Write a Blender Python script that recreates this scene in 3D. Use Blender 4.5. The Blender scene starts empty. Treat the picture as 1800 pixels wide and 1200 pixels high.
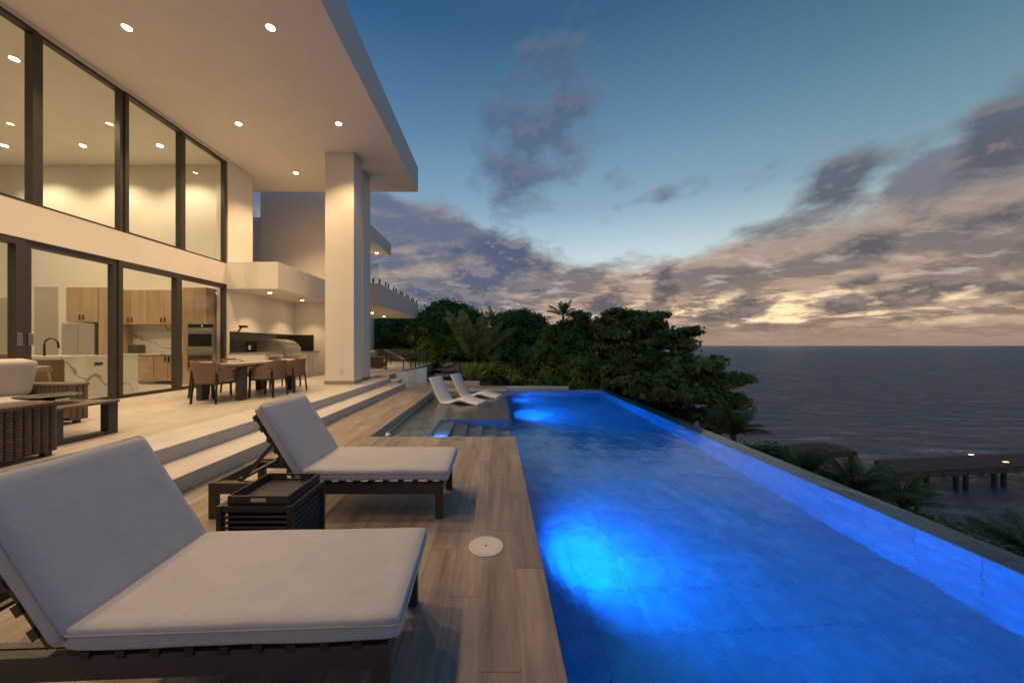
import bpy, bmesh, math, random
import numpy as np
from mathutils import Vector, Matrix
random.seed(7); rng = np.random.default_rng(11)
C = bpy.data.collections.new('scene'); bpy.context.scene.collection.children.link(C)
S = bpy.context.scene
R = math.radians

# ------------------------------------------------------------------ camera
cam = bpy.data.cameras.new('camera'); co = bpy.data.objects.new('camera', cam); C.objects.link(co)
co.location = (0, 0, 1.5); co.rotation_euler = (R(90), 0, 0)
cam.sensor_width = 36; cam.lens = 12.0; cam.shift_x = 28/1800; cam.shift_y = 7/1800
cam.clip_start = .05; cam.clip_end = 40000
S.camera = co
S.view_settings.view_transform = 'Standard'; S.view_settings.look = 'None'
S.view_settings.exposure = 0.32; S.view_settings.gamma = 1
try: S.view_settings.use_curve_mapping = False
except Exception: pass

def srgb(r, g, b):
    f = lambda c: (c/255/12.92) if c/255 <= .04045 else ((c/255+.055)/1.055)**2.4
    return (f(r), f(g), f(b), 1)

# ------------------------------------------------------------------ world: dusk sky with clouds
W = bpy.data.worlds.new('World'); S.world = W; W.use_nodes = True
nt = W.node_tree; nt.nodes.clear()
class NT:
    def __init__(s, t): s.t = t
    def n(s, typ, **k):
        o = s.t.nodes.new(typ)
        for a, v in k.items(): setattr(o, a, v)
        return o
    def put(s, sock, v):
        if hasattr(v, 'is_linked') or isinstance(v, bpy.types.NodeSocket): s.t.links.new(v, sock)
        elif v is not None: sock.default_value = v
    def m(s, op, a, b=None, c=None, clamp=False):
        o = s.n('ShaderNodeMath', operation=op, use_clamp=clamp)
        s.put(o.inputs[0], a); s.put(o.inputs[1], b); s.put(o.inputs[2], c) if c is not None else None
        return o.outputs[0]
    def v(s, op, a, b=None, out=0):
        o = s.n('ShaderNodeVectorMath', operation=op); s.put(o.inputs[0], a)
        if b is not None: s.put(o.inputs[1], b)
        return o.outputs[out]
    def xyz(s, x, y, z):
        o = s.n('ShaderNodeCombineXYZ'); s.put(o.inputs[0], x); s.put(o.inputs[1], y); s.put(o.inputs[2], z); return o.outputs[0]
    def sep(s, v):
        o = s.n('ShaderNodeSeparateXYZ'); s.put(o.inputs[0], v); return o.outputs
    def noise(s, vec, scale, detail=4, rough=.5, dist=0, lac=2):
        o = s.n('ShaderNodeTexNoise'); s.put(o.inputs['Vector'], vec); o.inputs['Scale'].default_value = scale
        o.inputs['Detail'].default_value = detail; o.inputs['Roughness'].default_value = rough
        o.inputs['Distortion'].default_value = dist; return o.outputs['Fac']
    def ss(s, v, a, b, c=0., d=1., t='SMOOTHSTEP'):
        o = s.n('ShaderNodeMapRange', interpolation_type=t); s.put(o.inputs[0], v)
        for i, q in enumerate((a, b, c, d)): s.put(o.inputs[i+1], q)
        return o.outputs[0]
    def ramp(s, f, stops, interp='LINEAR'):
        o = s.n('ShaderNodeValToRGB'); s.put(o.inputs[0], f); cr = o.color_ramp; cr.interpolation = interp
        while len(cr.elements) > 1: cr.elements.remove(cr.elements[-1])
        cr.elements[0].position = stops[0][0]; cr.elements[0].color = stops[0][1]
        for p, c in stops[1:]:
            e = cr.elements.new(p); e.color = c
        return o.outputs[0]
    def mix(s, f, a, b, mode='MIX'):
        o = s.n('ShaderNodeMix', data_type='RGBA', blend_type=mode); s.put(o.inputs[0], f)
        s.put(o.inputs[6], a); s.put(o.inputs[7], b); return o.outputs[2]
g = NT(nt)
D = g.n('ShaderNodeTexCoord').outputs['Generated']
X, Y, Z = g.sep(D)
zc = g.m('MAXIMUM', Z, 0.0)
sunaz, sunel = R(35), R(3)
sd = (math.sin(sunaz)*math.cos(sunel), math.cos(sunaz)*math.cos(sunel), math.sin(sunel))
sdot = g.v('DOT_PRODUCT', D, sd, 1)
near = g.ss(sdot, -.6, 1.0)             # 1 toward the sunset
hot = g.ss(sdot, .80, 1.0)
base = g.ramp(zc, [(0, srgb(158,134,116)), (.06, srgb(196,163,136)), (.14, srgb(204,190,176)), (.24, srgb(182,202,210)),
                   (.36, srgb(128,160,182)), (.52, srgb(88,128,156)), (.68, srgb(50,92,124)), (1, srgb(30,60,90))])
# physical sky, low sun, folded in at low strength
sky = g.n('ShaderNodeTexSky', sky_type='NISHITA'); sky.sun_disc = False
sky.sun_elevation = R(1.0); sky.sun_rotation = sunaz; sky.air_density = 1.2
base = g.mix(.08, base, g.mix(1.0, sky.outputs[0], (.10, .10, .10, 1), 'MULTIPLY'))
back = g.mix(1.0, base, (.62, .74, .98, 1), 'MULTIPLY')
base = g.mix(near, back, base)
base = g.mix(g.ss(g.m('ARCTAN2', X, Y), R(18), R(62)), base, g.mix(1.0, base, (.74, .80, .72, 1), 'MULTIPLY'))
# clouds: flat layer, seen in perspective
iz = g.m('DIVIDE', 1., g.m('ADD', zc, .16))
P = g.xyz(g.m('MULTIPLY', X, iz), g.m('MULTIPLY', Y, iz), 0.)
P = g.v('ADD', P, (3.1, 1.7, 0))
n1 = g.noise(P, 1.5, 10, .62, .25)
n1b = g.noise(g.v('ADD', P, (9.,4.,2.)), .8, 3, .5, .2)
az = g.m('ARCTAN2', X, Y)
Q = g.xyz(az, g.m('MULTIPLY', Z, 1.9), 4.2)
n2 = g.noise(Q, 8.5, 10, .60, .05)
n2s = g.noise(g.v('ADD', g.v('MULTIPLY', Q, (1.,1.,1.)), (0.,.03,.0)), 8.5, 6, .60, .05)
elv = g.m('ARCSINE', Z)
n3 = g.noise(Q, 2.1, 3, .5, .2)
wav = g.m('MULTIPLY', g.m('SUBTRACT', n3, .5), .20)
def blob(a, e, ra, re, k=1., tilt=0.):
    # ragged elliptical patch of cloud round an azimuth / elevation, radii in degrees
    u = g.m('MULTIPLY', g.m('SUBTRACT', az, R(a)), math.cos(R(e))); w = g.m('SUBTRACT', elv, R(e))
    ct, st_ = math.cos(R(tilt)), math.sin(R(tilt))
    uu = g.m('DIVIDE', g.m('ADD', g.m('MULTIPLY', u, ct), g.m('MULTIPLY', w, st_)), R(ra))
    ww = g.m('DIVIDE', g.m('SUBTRACT', g.m('MULTIPLY', w, ct), g.m('MULTIPLY', u, st_)), R(re))
    q = g.m('ADD', g.m('MULTIPLY', uu, uu), g.m('MULTIPLY', ww, ww))
    return g.m('MULTIPLY', g.ss(q, 2.6, .0, 0, 1, 'LINEAR'), k*1.18)
# cover: a bank to about 17 degrees, higher at the left and the far right
top = g.ss(az, R(8), R(-14), .265, .43); top = g.m('MAXIMUM', top, g.ss(az, R(36), R(60), .265, .40))
cov = g.ss(g.m('SUBTRACT', g.m('ADD', zc, wav), top), .05, -.10)
d1 = g.ss(g.m('SUBTRACT', g.m('ADD', n1, g.m('MULTIPLY', g.m('SUBTRACT', n1b, .5), .35)), g.ss(cov, 0, 1, .70, .24, 'LINEAR')), -.05, .18)
d1 = g.m('MULTIPLY', d1, g.ss(cov, .0, .3))
# billows
bl = g.m('MAXIMUM', blob(6.5, 31.5, 9, 6, 1.3, 55), blob(11, 40, 7, 3.5, .42, 60))
for args in ((5, 27.5, 6, 3, 1.15, 0), (-1, 21.5, 5, 1.6, .55, 0), (24, 20.8, 5.5, 1.3, .55, 12), (37, 21, 3, 1, .3, 30), (20, 24.5, 2, 1.2, .5, 0), (15, 30, 3, 1, .5, 0),
             (45.5, 18.5, 4.6, 2.5, 1.3, 28), (51, 18.8, 3.2, 2.2, .9, 15), (55.5, 18.2, 4.4, 3, 1.2, 25), (59, 22, 2.5, 2, .85, 20),
             (-1, 12.8, 8, 4.4, 1.35, 20), (8, 12, 3.5, 2.2, .7, 30), (-10, 8, 5, 2.5, .7, 0),
             (18, 6.4, 5, 1.8, .95, 22), (27, 9.2, 2.6, 2.6, .95, 45), (28, 6.3, 4, 1.3, .9, 0), (35, 9.2, 2.6, 1.3, .95, 0), (47, 11, 3.2, 1.5, .95, 5), (55, 11.5, 2.6, 1.3, .9, 8), (58, 8.4, 2.6, 1.3, .9, 10),
             (24, 3.9, 3, 1.2, .95, 0), (31, 4.2, 3.6, 1.2, .9, 0), (36, 5.4, 3.2, 1.6, .9, 10), (44, 4.6, 4, 1.3, .9, 5), (45, 7, 3, .9, .8, 8), (51, 5.5, 4, 1.3, .9, 10), (57, 4.6, 3.5, 1.3, .9, 0), (29, 2.6, 7, .7, .7, 0), (42, 2.4, 9, .7, .7, 0), (56, 2.6, 7, .8, .7, 0)):
    bl = g.m('MAXIMUM', bl, blob(*args))
dens = g.m('ADD', bl, g.m('MULTIPLY', g.m('SUBTRACT', n2, .5), 3.8))
lo = g.ss(zc, .08, .45, .55, .30, 'LINEAR')
d2 = g.m('DIVIDE', g.m('SUBTRACT', dens, lo), g.ss(zc, .08, .45, .50, 1.15), clamp=True)
d2 = g.m('MULTIPLY', d2, g.ss(bl, .0, .2))
d2 = g.m('MULTIPLY', d2, g.ss(zc, .22, .5, 1, .86))
# colours of cloud
warm = g.ramp(zc, [(0, srgb(132,112,97)), (.10, srgb(120,105,97)), (.22, srgb(104,100,102)), (.45, srgb(112,124,146)), (1, srgb(60,80,110))])
warmL = g.mix(g.ss(az, R(22), R(-8)), warm, g.mix(.62, warm, srgb(72, 88, 114)))
thin = g.ss(n1, .42, .54, 1, 0)
streak = g.ss(g.noise(g.v('MULTIPLY', P, (1., 1.8, 1.)), 3.2, 8, .62, .4), .52, .66)
c1 = g.mix(g.m('MULTIPLY', thin, g.ss(zc, .36, .05, .25, .7)), warmL, srgb(190,160,136))
c1 = g.mix(g.m('MULTIPLY', streak, g.m('MULTIPLY', g.ss(zc, .34, .14), .42)), c1, srgb(206,194,182))
dark = g.ramp(zc, [(0, srgb(112,97,88)), (.10, srgb(88,84,86)), (.30, srgb(80,84,94)), (.5, srgb(80,90,108)), (1, srgb(50,66,96))])
darkL = g.mix(g.ss(az, R(24), R(-4)), dark, g.mix(.6, dark, srgb(70, 88, 124)))
rim = g.ss(g.m('SUBTRACT', n2, n2s), -.01, .09)
c2 = g.mix(g.ss(d2, .2, .95), g.mix(g.ss(zc, .25, .45), warmL, g.mix(.5, warmL, darkL)), darkL)
c2 = g.mix(g.m('MULTIPLY', rim, g.ss(zc, .45, .25, .10, .35)), c2, srgb(168,148,138))
lit = g.mix(g.m('MULTIPLY', g.m('MULTIPLY', hot, g.ss(zc, .16, .03)), .45), base, srgb(236, 204, 168))
out = g.mix(g.m('MULTIPLY', d1, .95), lit, c1)
gn = g.noise(g.xyz(az, g.m('MULTIPLY', Z, 4.5), 1.3), 5.5, 8, .62, .3)
glow = g.m('MULTIPLY', g.m('MULTIPLY', g.ss(gn, .49, .58), g.ss(sdot, .89, .98)), g.m('MULTIPLY', g.ss(zc, .145, .09), g.ss(zc, .028, .055)))
out = g.mix(glow, out, srgb(255, 222, 176))
out = g.mix(g.m('MULTIPLY', d2, .94), out, c2)
haze = g.ss(zc, .06, .0)
out = g.mix(g.m('MULTIPLY', haze, .92), out, g.mix(hot, srgb(122,112,112), srgb(146,124,108)))
side = g.ss(sdot, .80, -.2)
out = g.mix(side, out, g.mix(1.0, out, (.84, .94, 1.10, 1), 'MULTIPLY'))
out = g.mix(g.ss(Z, 0, -.02), out, (.03, .04, .05, 1))
bg = g.n('ShaderNodeBackground'); nt.links.new(out, bg.inputs[0]); bg.inputs[1].default_value = 1.0
wo = g.n('ShaderNodeOutputWorld'); nt.links.new(bg.outputs[0], wo.inputs[0])
W.cycles.sampling_method = 'MANUAL'; W.cycles.sample_map_resolution = 512

# faint after-glow sun, soft
sl = bpy.data.lights.new('sun', 'SUN'); sl.energy = .03; sl.angle = R(120); sl.color = (1, .8, .65)
so = bpy.data.objects.new('sun', sl); C.objects.link(so)
so.rotation_euler = Vector(sd).to_track_quat('Z', 'Y').to_euler()

# ------------------------------------------------------------------ materials
MAT = {}
def mat(name, col, rough=.6, metal=0., var=.0, vscale=6., bump=0., bscale=60., coat=0., spec=.5, stretch=(1,1,1), rand=0., emit=None, estr=0.):
    if name in MAT: return MAT[name]
    m = bpy.data.materials.new(name); m.use_nodes = True; t = NT(m.node_tree)
    b = m.node_tree.nodes['Principled BSDF']
    col4 = tuple(col)+(1,) if len(col) == 3 else col
    b.inputs['Roughness'].default_value = rough; b.inputs['Metallic'].default_value = metal
    b.inputs['Specular IOR Level'].default_value = spec; b.inputs['Coat Weight'].default_value = coat
    b.inputs['Base Color'].default_value = col4
    tc = t.n('ShaderNodeTexCoord').outputs['Object']
    if stretch != (1,1,1): tc = t.v('MULTIPLY', tc, stretch)
    c = None
    if var:
        nz = t.noise(tc, vscale, 6, .6, .3)
        c = t.mix(t.ss(nz, .3, .7, 0, 1, 'LINEAR'), tuple(x*(1-var) for x in col4[:3])+(1,), tuple(min(1, x*(1+var)) for x in col4[:3])+(1,))
    if rand:
        oi = t.n('ShaderNodeObjectInfo').outputs['Random']
        k = t.ss(oi, 0, 1, 1-rand, 1+rand, 'LINEAR')
        h = t.n('ShaderNodeHueSaturation'); t.put(h.inputs['Color'], c if c is not None else col4); t.put(h.inputs['Value'], k)
        c = h.outputs[0]
    if c is not None: t.t.links.new(c, b.inputs['Base Color'])
    if bump:
        bn = t.n('ShaderNodeBump'); bn.inputs['Strength'].default_value = bump; bn.inputs['Distance'].default_value = .01
        t.put(bn.inputs['Height'], t.noise(tc, bscale, 5, .6)); t.t.links.new(bn.outputs[0], b.inputs['Normal'])
    if emit:
        b.inputs['Emission Color'].default_value = tuple(emit)+(1,); b.inputs['Emission Strength'].default_value = estr
    MAT[name] = m; return m

paint = mat('white_render', (.76,.725,.66), .85, var=.03, vscale=1.5, bump=.12, bscale=90)
paint_in = mat('interior_paint', (.72,.69,.62), .8, var=.02, bump=.05)
metal_dark = mat('dark_metal', (.045,.041,.037), .42, var=.15, bump=.03)
metal_black = mat('black_metal', (.012,.012,.012), .45)
steel = mat('steel', (.55,.54,.52), .28, 1., var=.08, vscale=3, stretch=(1,1,14))
granite = mat('black_granite', (.025,.024,.024), .12, var=.5, vscale=40)
stone_top = mat('stone_counter', (.28,.26,.24), .3, var=.25, vscale=30)
def fabric_mat(name, col):
    m = bpy.data.materials.new(name); m.use_nodes = True; t = NT(m.node_tree); b = m.node_tree.nodes['Principled BSDF']
    tc = t.n('ShaderNodeTexCoord').outputs['Object']
    n1 = t.noise(tc, 3.5, 4, .5, 1.5); n2 = t.noise(tc, 330, 2); n3 = t.noise(t.v('MULTIPLY', tc, (1,.35,1)), 9, 3, .5, 2.)
    x, y, z = t.sep(tc); wv = t.m('MULTIPLY', t.m('SINE', t.m('MULTIPLY', x, 1100.)), t.m('SINE', t.m('MULTIPLY', y, 1100.)))
    c = t.mix(t.ss(t.m('ADD', t.m('MULTIPLY', n1, .6), t.m('MULTIPLY', n2, .4)), .3, .7, 0, 1, 'LINEAR'), tuple(x_*.90 for x_ in col)+(1,), tuple(x_*1.08 for x_ in col)+(1,))
    t.t.links.new(c, b.inputs['Base Color']); b.inputs['Roughness'].default_value = .95; b.inputs['Specular IOR Level'].default_value = .15
    h = t.m('ADD', t.m('MULTIPLY', n1, 1.6), t.m('ADD', t.m('MULTIPLY', t.ss(n3, .5, .8), .35), t.m('MULTIPLY', wv, .03)))
    bn = t.n('ShaderNodeBump'); bn.inputs['Strength'].default_value = .34; bn.inputs['Distance'].default_value = .008
    t.put(bn.inputs['Height'], h); t.t.links.new(bn.outputs[0], b.inputs['Normal']); MAT[name] = m; return m
fabric = fabric_mat('cushion_fabric', (.49,.50,.53))
piping_m = mat('piping', (.40,.39,.385), .9)
fabric2 = mat('white_fabric', (.46,.44,.41), .95, var=.06, vscale=8, bump=.3, bscale=260, spec=.2)
resin = mat('white_resin', (.68,.68,.70), .35, var=.03)
coping = mat('pale_stone', (.55,.53,.50), .6, var=.1, vscale=5, bump=.15)
step_m = mat('step_tile', (.52,.50,.47), .55, var=.08, vscale=3, bump=.06)
bark = mat('bark', (.10,.075,.055), .9, var=.35, vscale=8, bump=.8, bscale=25)
soil = mat('soil', (.035,.040,.02), .95, var=.5, vscale=1.2, bump=.8, bscale=9)
pathm = mat('path_stone', (.24,.20,.16), .8, var=.2, vscale=1.5)
dockwood = mat('dock_wood', (.28,.145,.09), .8, spec=.12, var=.35, vscale=3, bump=.4, bscale=20, stretch=(1,6,1))
pile_m = mat('piling', (.10,.09,.085), .8, var=.4, vscale=4)
plate = mat('plastic_white', (.62,.58,.52), .4)
lid_m = mat('lid_plastic', (.66,.64,.60), .45, bump=.05)
tray_m = mat('tray_grey', (.055,.052,.052), .32, var=.3, vscale=10)
rug = mat('rattan_red', (.22,.10,.06), .8)
blackglass = mat('black_glass', (.01,.01,.01), .06)
bluewall = mat('pale_blue_mottled', (.48,.66,.82), .35, var=.25, vscale=4)  # pale blue base colour with mottled variation, for the stair side wall
def lampmat(name, col, st): return mat(name, (.8,.8,.8), emit=col, estr=st)
lens_warm = lampmat('lamp_lens', (1,.72,.42), 70)
lens_blue = lampmat('pool_lens', (.06,.22,1), 14)
lens_pier = lampmat('pier_lens', (1,.45,.22), 2.2)
led_m = lampmat('oven_display', (.1,.4,1), 2)

def wood_mat(name, c1, c2, rough=.5, rand=.22, axis='Y', fine=38):
    m = bpy.data.materials.new(name); m.use_nodes = True; t = NT(m.node_tree); b = m.node_tree.nodes['Principled BSDF']
    tc = t.n('ShaderNodeTexCoord').outputs['Object']
    oi = t.n('ShaderNodeObjectInfo').outputs['Random']
    off = t.xyz(t.m('MULTIPLY', oi, 17.), t.m('MULTIPLY', oi, 31.), t.m('MULTIPLY', oi, 5.))
    st = {'Y': (1,.07,1), 'Z': (1,1,.07), 'X': (.07,1,1)}[axis]
    p = t.v('ADD', t.v('MULTIPLY', tc, st), off)
    n1 = t.noise(p, 6, 5, .6, 1.2); n2 = t.noise(p, fine, 6, .7, .5)
    n3 = t.noise(t.v('ADD', tc, off), 1.7, 3)
    f = t.m('ADD', t.m('MULTIPLY', n1, .55), t.m('ADD', t.m('MULTIPLY', n2, .30), t.m('MULTIPLY', n3, .25)))
    c = t.mix(t.ss(f, .38, .72, 0, 1, 'LINEAR'), tuple(c1)+(1,), tuple(c2)+(1,))
    h = t.n('ShaderNodeHueSaturation'); t.put(h.inputs['Color'], c); t.put(h.inputs['Value'], t.ss(oi, 0, 1, 1-rand, 1+rand, 'LINEAR'))
    t.t.links.new(h.outputs[0], b.inputs['Base Color'])
    b.inputs['Roughness'].default_value = rough; t.put(b.inputs['Roughness'], t.ss(n2, .2, .8, rough-.08, rough+.12, 'LINEAR'))
    bn = t.n('ShaderNodeBump'); bn.inputs['Strength'].default_value = .25; bn.inputs['Distance'].default_value = .004
    t.put(bn.inputs['Height'], n2); t.t.links.new(bn.outputs[0], b.inputs['Normal'])
    MAT[name] = m; return m
deckm = wood_mat('deck_plank', (.15,.12,.096), (.40,.335,.27), .46, .15)
cabm = wood_mat('cabinet_oak', (.34,.22,.13), (.50,.35,.22), .5, .06, 'Z')
tablem = wood_mat('table_wood', (.09,.065,.05), (.16,.12,.09), .4, .05)
stoolwood = wood_mat('stool_wood', (.38,.25,.14), (.52,.36,.22), .5, .06, 'Z')

def marble_mat():
    m = bpy.data.materials.new('marble'); m.use_nodes = True; t = NT(m.node_tree); b = m.node_tree.nodes['Principled BSDF']
    tc = t.n('ShaderNodeTexCoord').outputs['Object']
    w = t.n('ShaderNodeTexWave'); w.wave_type = 'BANDS'; t.put(w.inputs['Vector'], tc); w.bands_direction = 'DIAGONAL'
    w.inputs['Scale'].default_value = .55; w.inputs['Distortion'].default_value = 9; w.inputs['Detail'].default_value = 5; w.inputs['Detail Scale'].default_value = 1.3
    f = t.ss(w.outputs['Fac'], .988, 1.0)
    c = t.mix(t.m('MULTIPLY', f, .7), (.62,.60,.55,1), (.14,.12,.10,1))
    t.t.links.new(c, b.inputs['Base Color']); b.inputs['Roughness'].default_value = .2
    return m
marble = marble_mat()

def terrace_mat():
    m = bpy.data.materials.new('terrace_tile'); m.use_nodes = True; t = NT(m.node_tree); b = m.node_tree.nodes['Principled BSDF']
    tc = t.n('ShaderNodeTexCoord').outputs['Object']
    oi = t.n('ShaderNodeObjectInfo').outputs['Random']
    n1 = t.noise(t.v('MULTIPLY', tc, (1,.25,1)), 5, 6, .6, .6); n2 = t.noise(tc, .7, 3)
    c = t.mix(t.ss(n1, .3, .7, 0, 1, 'LINEAR'), (.47,.435,.39,1), (.56,.525,.475,1))
    c = t.mix(t.ss(n2, .35, .7, 0, .25, 'LINEAR'), c, (.42,.39,.34,1))
    h = t.n('ShaderNodeHueSaturation'); t.put(h.inputs['Color'], c); t.put(h.inputs['Value'], t.ss(oi, 0, 1, .96, 1.04, 'LINEAR'))
    t.t.links.new(h.outputs[0], b.inputs['Base Color']); t.put(b.inputs['Roughness'], t.ss(n1, .2, .8, .3, .45, 'LINEAR'))
    return m
terrm = terrace_mat()

def rattan_mat(name, c1, c2, axis=2, scale=95):
    m = bpy.data.materials.new(name); m.use_nodes = True; t = NT(m.node_tree); b = m.node_tree.nodes['Principled BSDF']
    tc = t.n('ShaderNodeTexCoord').outputs['Object']
    x, y, z = t.sep(tc)
    a = t.m('SINE', t.m('MULTIPLY', t.m('ADD', x, y), scale*1.4)); w = t.m('SINE', t.m('MULTIPLY', z, scale*2.2))
    f = t.m('MULTIPLY', a, w); nz = t.noise(tc, 30, 4)
    f2 = t.ss(t.m('ADD', f, t.m('MULTIPLY', t.m('SUBTRACT', nz, .5), 1.6)), -1, 1)
    t.t.links.new(t.mix(f2, tuple(c1)+(1,), tuple(c2)+(1,)), b.inputs['Base Color']); b.inputs['Roughness'].default_value = .75
    bn = t.n('ShaderNodeBump'); bn.inputs['Strength'].default_value = .7; bn.inputs['Distance'].default_value = .004
    t.put(bn.inputs['Height'], f); t.t.links.new(bn.outputs[0], b.inputs['Normal'])
    return m
rattan = rattan_mat('rattan_brown', (.13,.078,.052), (.34,.22,.15))
rattan_d = rattan_mat('rattan_dark', (.045,.03,.022), (.14,.09,.065))

def glass_mat(name, tint=(1,1,1), ior=1.5, rough=0., bias=0.):
    m = bpy.data.materials.new(name); m.use_nodes = True; t = NT(m.node_tree); m.node_tree.nodes.clear()
    tr = t.n('ShaderNodeBsdfTransparent'); tr.inputs[0].default_value = tuple(tint)+(1,)
    gl = t.n('ShaderNodeBsdfGlossy'); gl.inputs['Roughness'].default_value = rough; gl.inputs[0].default_value = (1,1,1,1)
    fr = t.n('ShaderNodeFresnel'); fr.inputs[0].default_value = ior
    mx = t.n('ShaderNodeMixShader'); t.put(mx.inputs[0], t.m('MULTIPLY', t.m('ADD', fr.outputs[0], bias, clamp=True), t.m('SUBTRACT', 1., t.n('ShaderNodeNewGeometry').outputs['Backfacing'])))
    m.node_tree.links.new(tr.outputs[0], mx.inputs[1]); m.node_tree.links.new(gl.outputs[0], mx.inputs[2])
    o = t.n('ShaderNodeOutputMaterial'); m.node_tree.links.new(mx.outputs[0], o.inputs[0]); return m
glass = glass_mat('window_glass', (.95,.97,.95), 1.45)
railglass = glass_mat('rail_glass', (.90,.96,.95), 1.5, bias=.09)

def water_mat(name='pool_water', tint=(.50,.86,.98)):
    m = bpy.data.materials.new(name); m.use_nodes = True; t = NT(m.node_tree); m.node_tree.nodes.clear()
    tc = t.n('ShaderNodeTexCoord').outputs['Object']
    n = t.noise(t.v('MULTIPLY', tc, (1,.6,1)), 3.2, 4, .55, .6)
    n_ = t.noise(tc, 16., 3, .55, .3)
    bn = t.n('ShaderNodeBump'); bn.inputs['Strength'].default_value = .30; bn.inputs['Distance'].default_value = .05
    t.put(bn.inputs['Height'], t.m('ADD', n, t.m('MULTIPLY', n_, .16)))
    tr = t.n('ShaderNodeBsdfRefraction'); tr.inputs[0].default_value = tint+(1,); tr.inputs['IOR'].default_value = 1.33; tr.inputs['Roughness'].default_value = .05
    gl = t.n('ShaderNodeBsdfGlossy'); gl.inputs['Roughness'].default_value = .08; gl.inputs[0].default_value = (.95,.97,1,1)
    fr = t.n('ShaderNodeFresnel'); fr.inputs[0].default_value = 1.33
    for q in (gl, fr, tr): m.node_tree.links.new(bn.outputs[0], q.inputs['Normal'])
    mx = t.n('ShaderNodeMixShader'); t.put(mx.inputs[0], fr.outputs[0])
    m.node_tree.links.new(tr.outputs[0], mx.inputs[1]); m.node_tree.links.new(gl.outputs[0], mx.inputs[2])
    o = t.n('ShaderNodeOutputMaterial'); m.node_tree.links.new(mx.outputs[0], o.inputs[0]); return m
waterm = water_mat(); waterm2 = water_mat('shelf_water', (.80,.90,.92))

def sea_mat():
    m = bpy.data.materials.new('sea_water'); m.use_nodes = True; t = NT(m.node_tree); b = m.node_tree.nodes['Principled BSDF']
    tc = t.n('ShaderNodeTexCoord').outputs['Object']
    rot = t.n('ShaderNodeMapping'); t.put(rot.inputs[0], tc); rot.inputs['Rotation'].default_value = (0,0,R(-8)); rot.inputs['Scale'].default_value = (.28,1,1)
    n1 = t.noise(rot.outputs[0], .85, 8, .64, .8); n2 = t.noise(tc, .09, 5, .6, 1.2)
    h = t.m('ADD', t.m('MULTIPLY', n1, 1.), t.m('MULTIPLY', n2, 2.6))
    bn = t.n('ShaderNodeBump'); bn.inputs['Strength'].default_value = 1.; bn.inputs['Distance'].default_value = 2.2; t.put(bn.inputs['Height'], h)
    df = t.n('ShaderNodeBsdfDiffuse'); df.inputs[0].default_value = (.12,.26,.31,1)
    gl = t.n('ShaderNodeBsdfGlossy'); gl.inputs[0].default_value = (.88,.98,1,1); gl.inputs['Roughness'].default_value = .14
    fr = t.n('ShaderNodeFresnel'); fr.inputs[0].default_value = 1.33
    for q in (df, gl, fr): m.node_tree.links.new(bn.outputs[0], q.inputs['Normal'])
    mx = t.n('ShaderNodeMixShader'); t.put(mx.inputs[0], t.m('MINIMUM', fr.outputs[0], .80))
    m.node_tree.links.new(df.outputs[0], mx.inputs[1]); m.node_tree.links.new(gl.outputs[0], mx.inputs[2])
    m.node_tree.links.new(mx.outputs[0], m.node_tree.nodes['Material Output'].inputs[0]); return m
seam = sea_mat()

def pooltile_mat(name, c1, c2, mosaic=0.):
    m = bpy.data.materials.new(name); m.use_nodes = True; t = NT(m.node_tree); b = m.node_tree.nodes['Principled BSDF']
    tc = t.n('ShaderNodeTexCoord').outputs['Object']; oi = t.n('ShaderNodeObjectInfo').outputs['Random']
    n = t.noise(t.v('ADD', tc, t.xyz(t.m('MULTIPLY', oi, 20), oi, oi)), 7, 5, .65)
    c = t.mix(t.ss(n, .3, .7, 0, 1, 'LINEAR'), tuple(c1)+(1,), tuple(c2)+(1,))
    h = t.n('ShaderNodeHueSaturation'); t.put(h.inputs['Color'], c); t.put(h.inputs['Value'], t.ss(oi, 0, 1, .9, 1.1, 'LINEAR'))
    t.t.links.new(h.outputs[0], b.inputs['Base Color']); b.inputs['Roughness'].default_value = .5
    return m
ptile = pooltile_mat('pool_tile', (.04,.21,.31), (.09,.35,.44))
pgrout = mat('pool_grout', (.035,.15,.22), .8)
mosaic = pooltile_mat('mosaic_tile', (.08,.20,.30), (.22,.38,.44))
wetedge = mat('wet_edge', (.09,.20,.25), .35, spec=.3, var=.25, vscale=12)

def leaf_mat(name, c1, c2, tr=.42):
    m = bpy.data.materials.new(name); m.use_nodes = True; t = NT(m.node_tree); b = m.node_tree.nodes['Principled BSDF']
    tc = t.n('ShaderNodeTexCoord').outputs['Object']
    w = t.n('ShaderNodeTexWhiteNoise'); t.put(w.inputs[0], t.v('SNAP', tc, (.07,.07,.07)))
    n = t.noise(tc, 1.6, 3); n_ = t.noise(tc, .5, 2)
    f = t.m('ADD', t.m('MULTIPLY', w.outputs[0], .30), t.m('ADD', t.m('MULTIPLY', t.ss(n, .42, .60), .45), t.m('MULTIPLY', t.ss(n_, .4, .6), .25)))
    c = t.ramp(f, [(0, tuple(x*.45 for x in c1)+(1,)), (.45, tuple(c1)+(1,)), (1, tuple(c2)+(1,))])
    t.t.links.new(c, b.inputs['Base Color'])
    b.inputs['Roughness'].default_value = .45; b.inputs['Specular IOR Level'].default_value = .4
    tl = t.n('ShaderNodeBsdfTranslucent'); t.t.links.new(c, tl.inputs[0])
    mx = t.n('ShaderNodeMixShader'); mx.inputs[0].default_value = tr
    o = m.node_tree.nodes['Material Output']
    m.node_tree.links.new(b.outputs[0], mx.inputs[1]); m.node_tree.links.new(tl.outputs[0], mx.inputs[2]); m.node_tree.links.new(mx.outputs[0], o.inputs[0])
    return m
leaf_dark = leaf_mat('leaf_dark', (.09,.22,.028), (.26,.42,.07))
leaf_mid = leaf_mat('leaf_mid', (.16,.30,.04), (.42,.54,.10))
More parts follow.
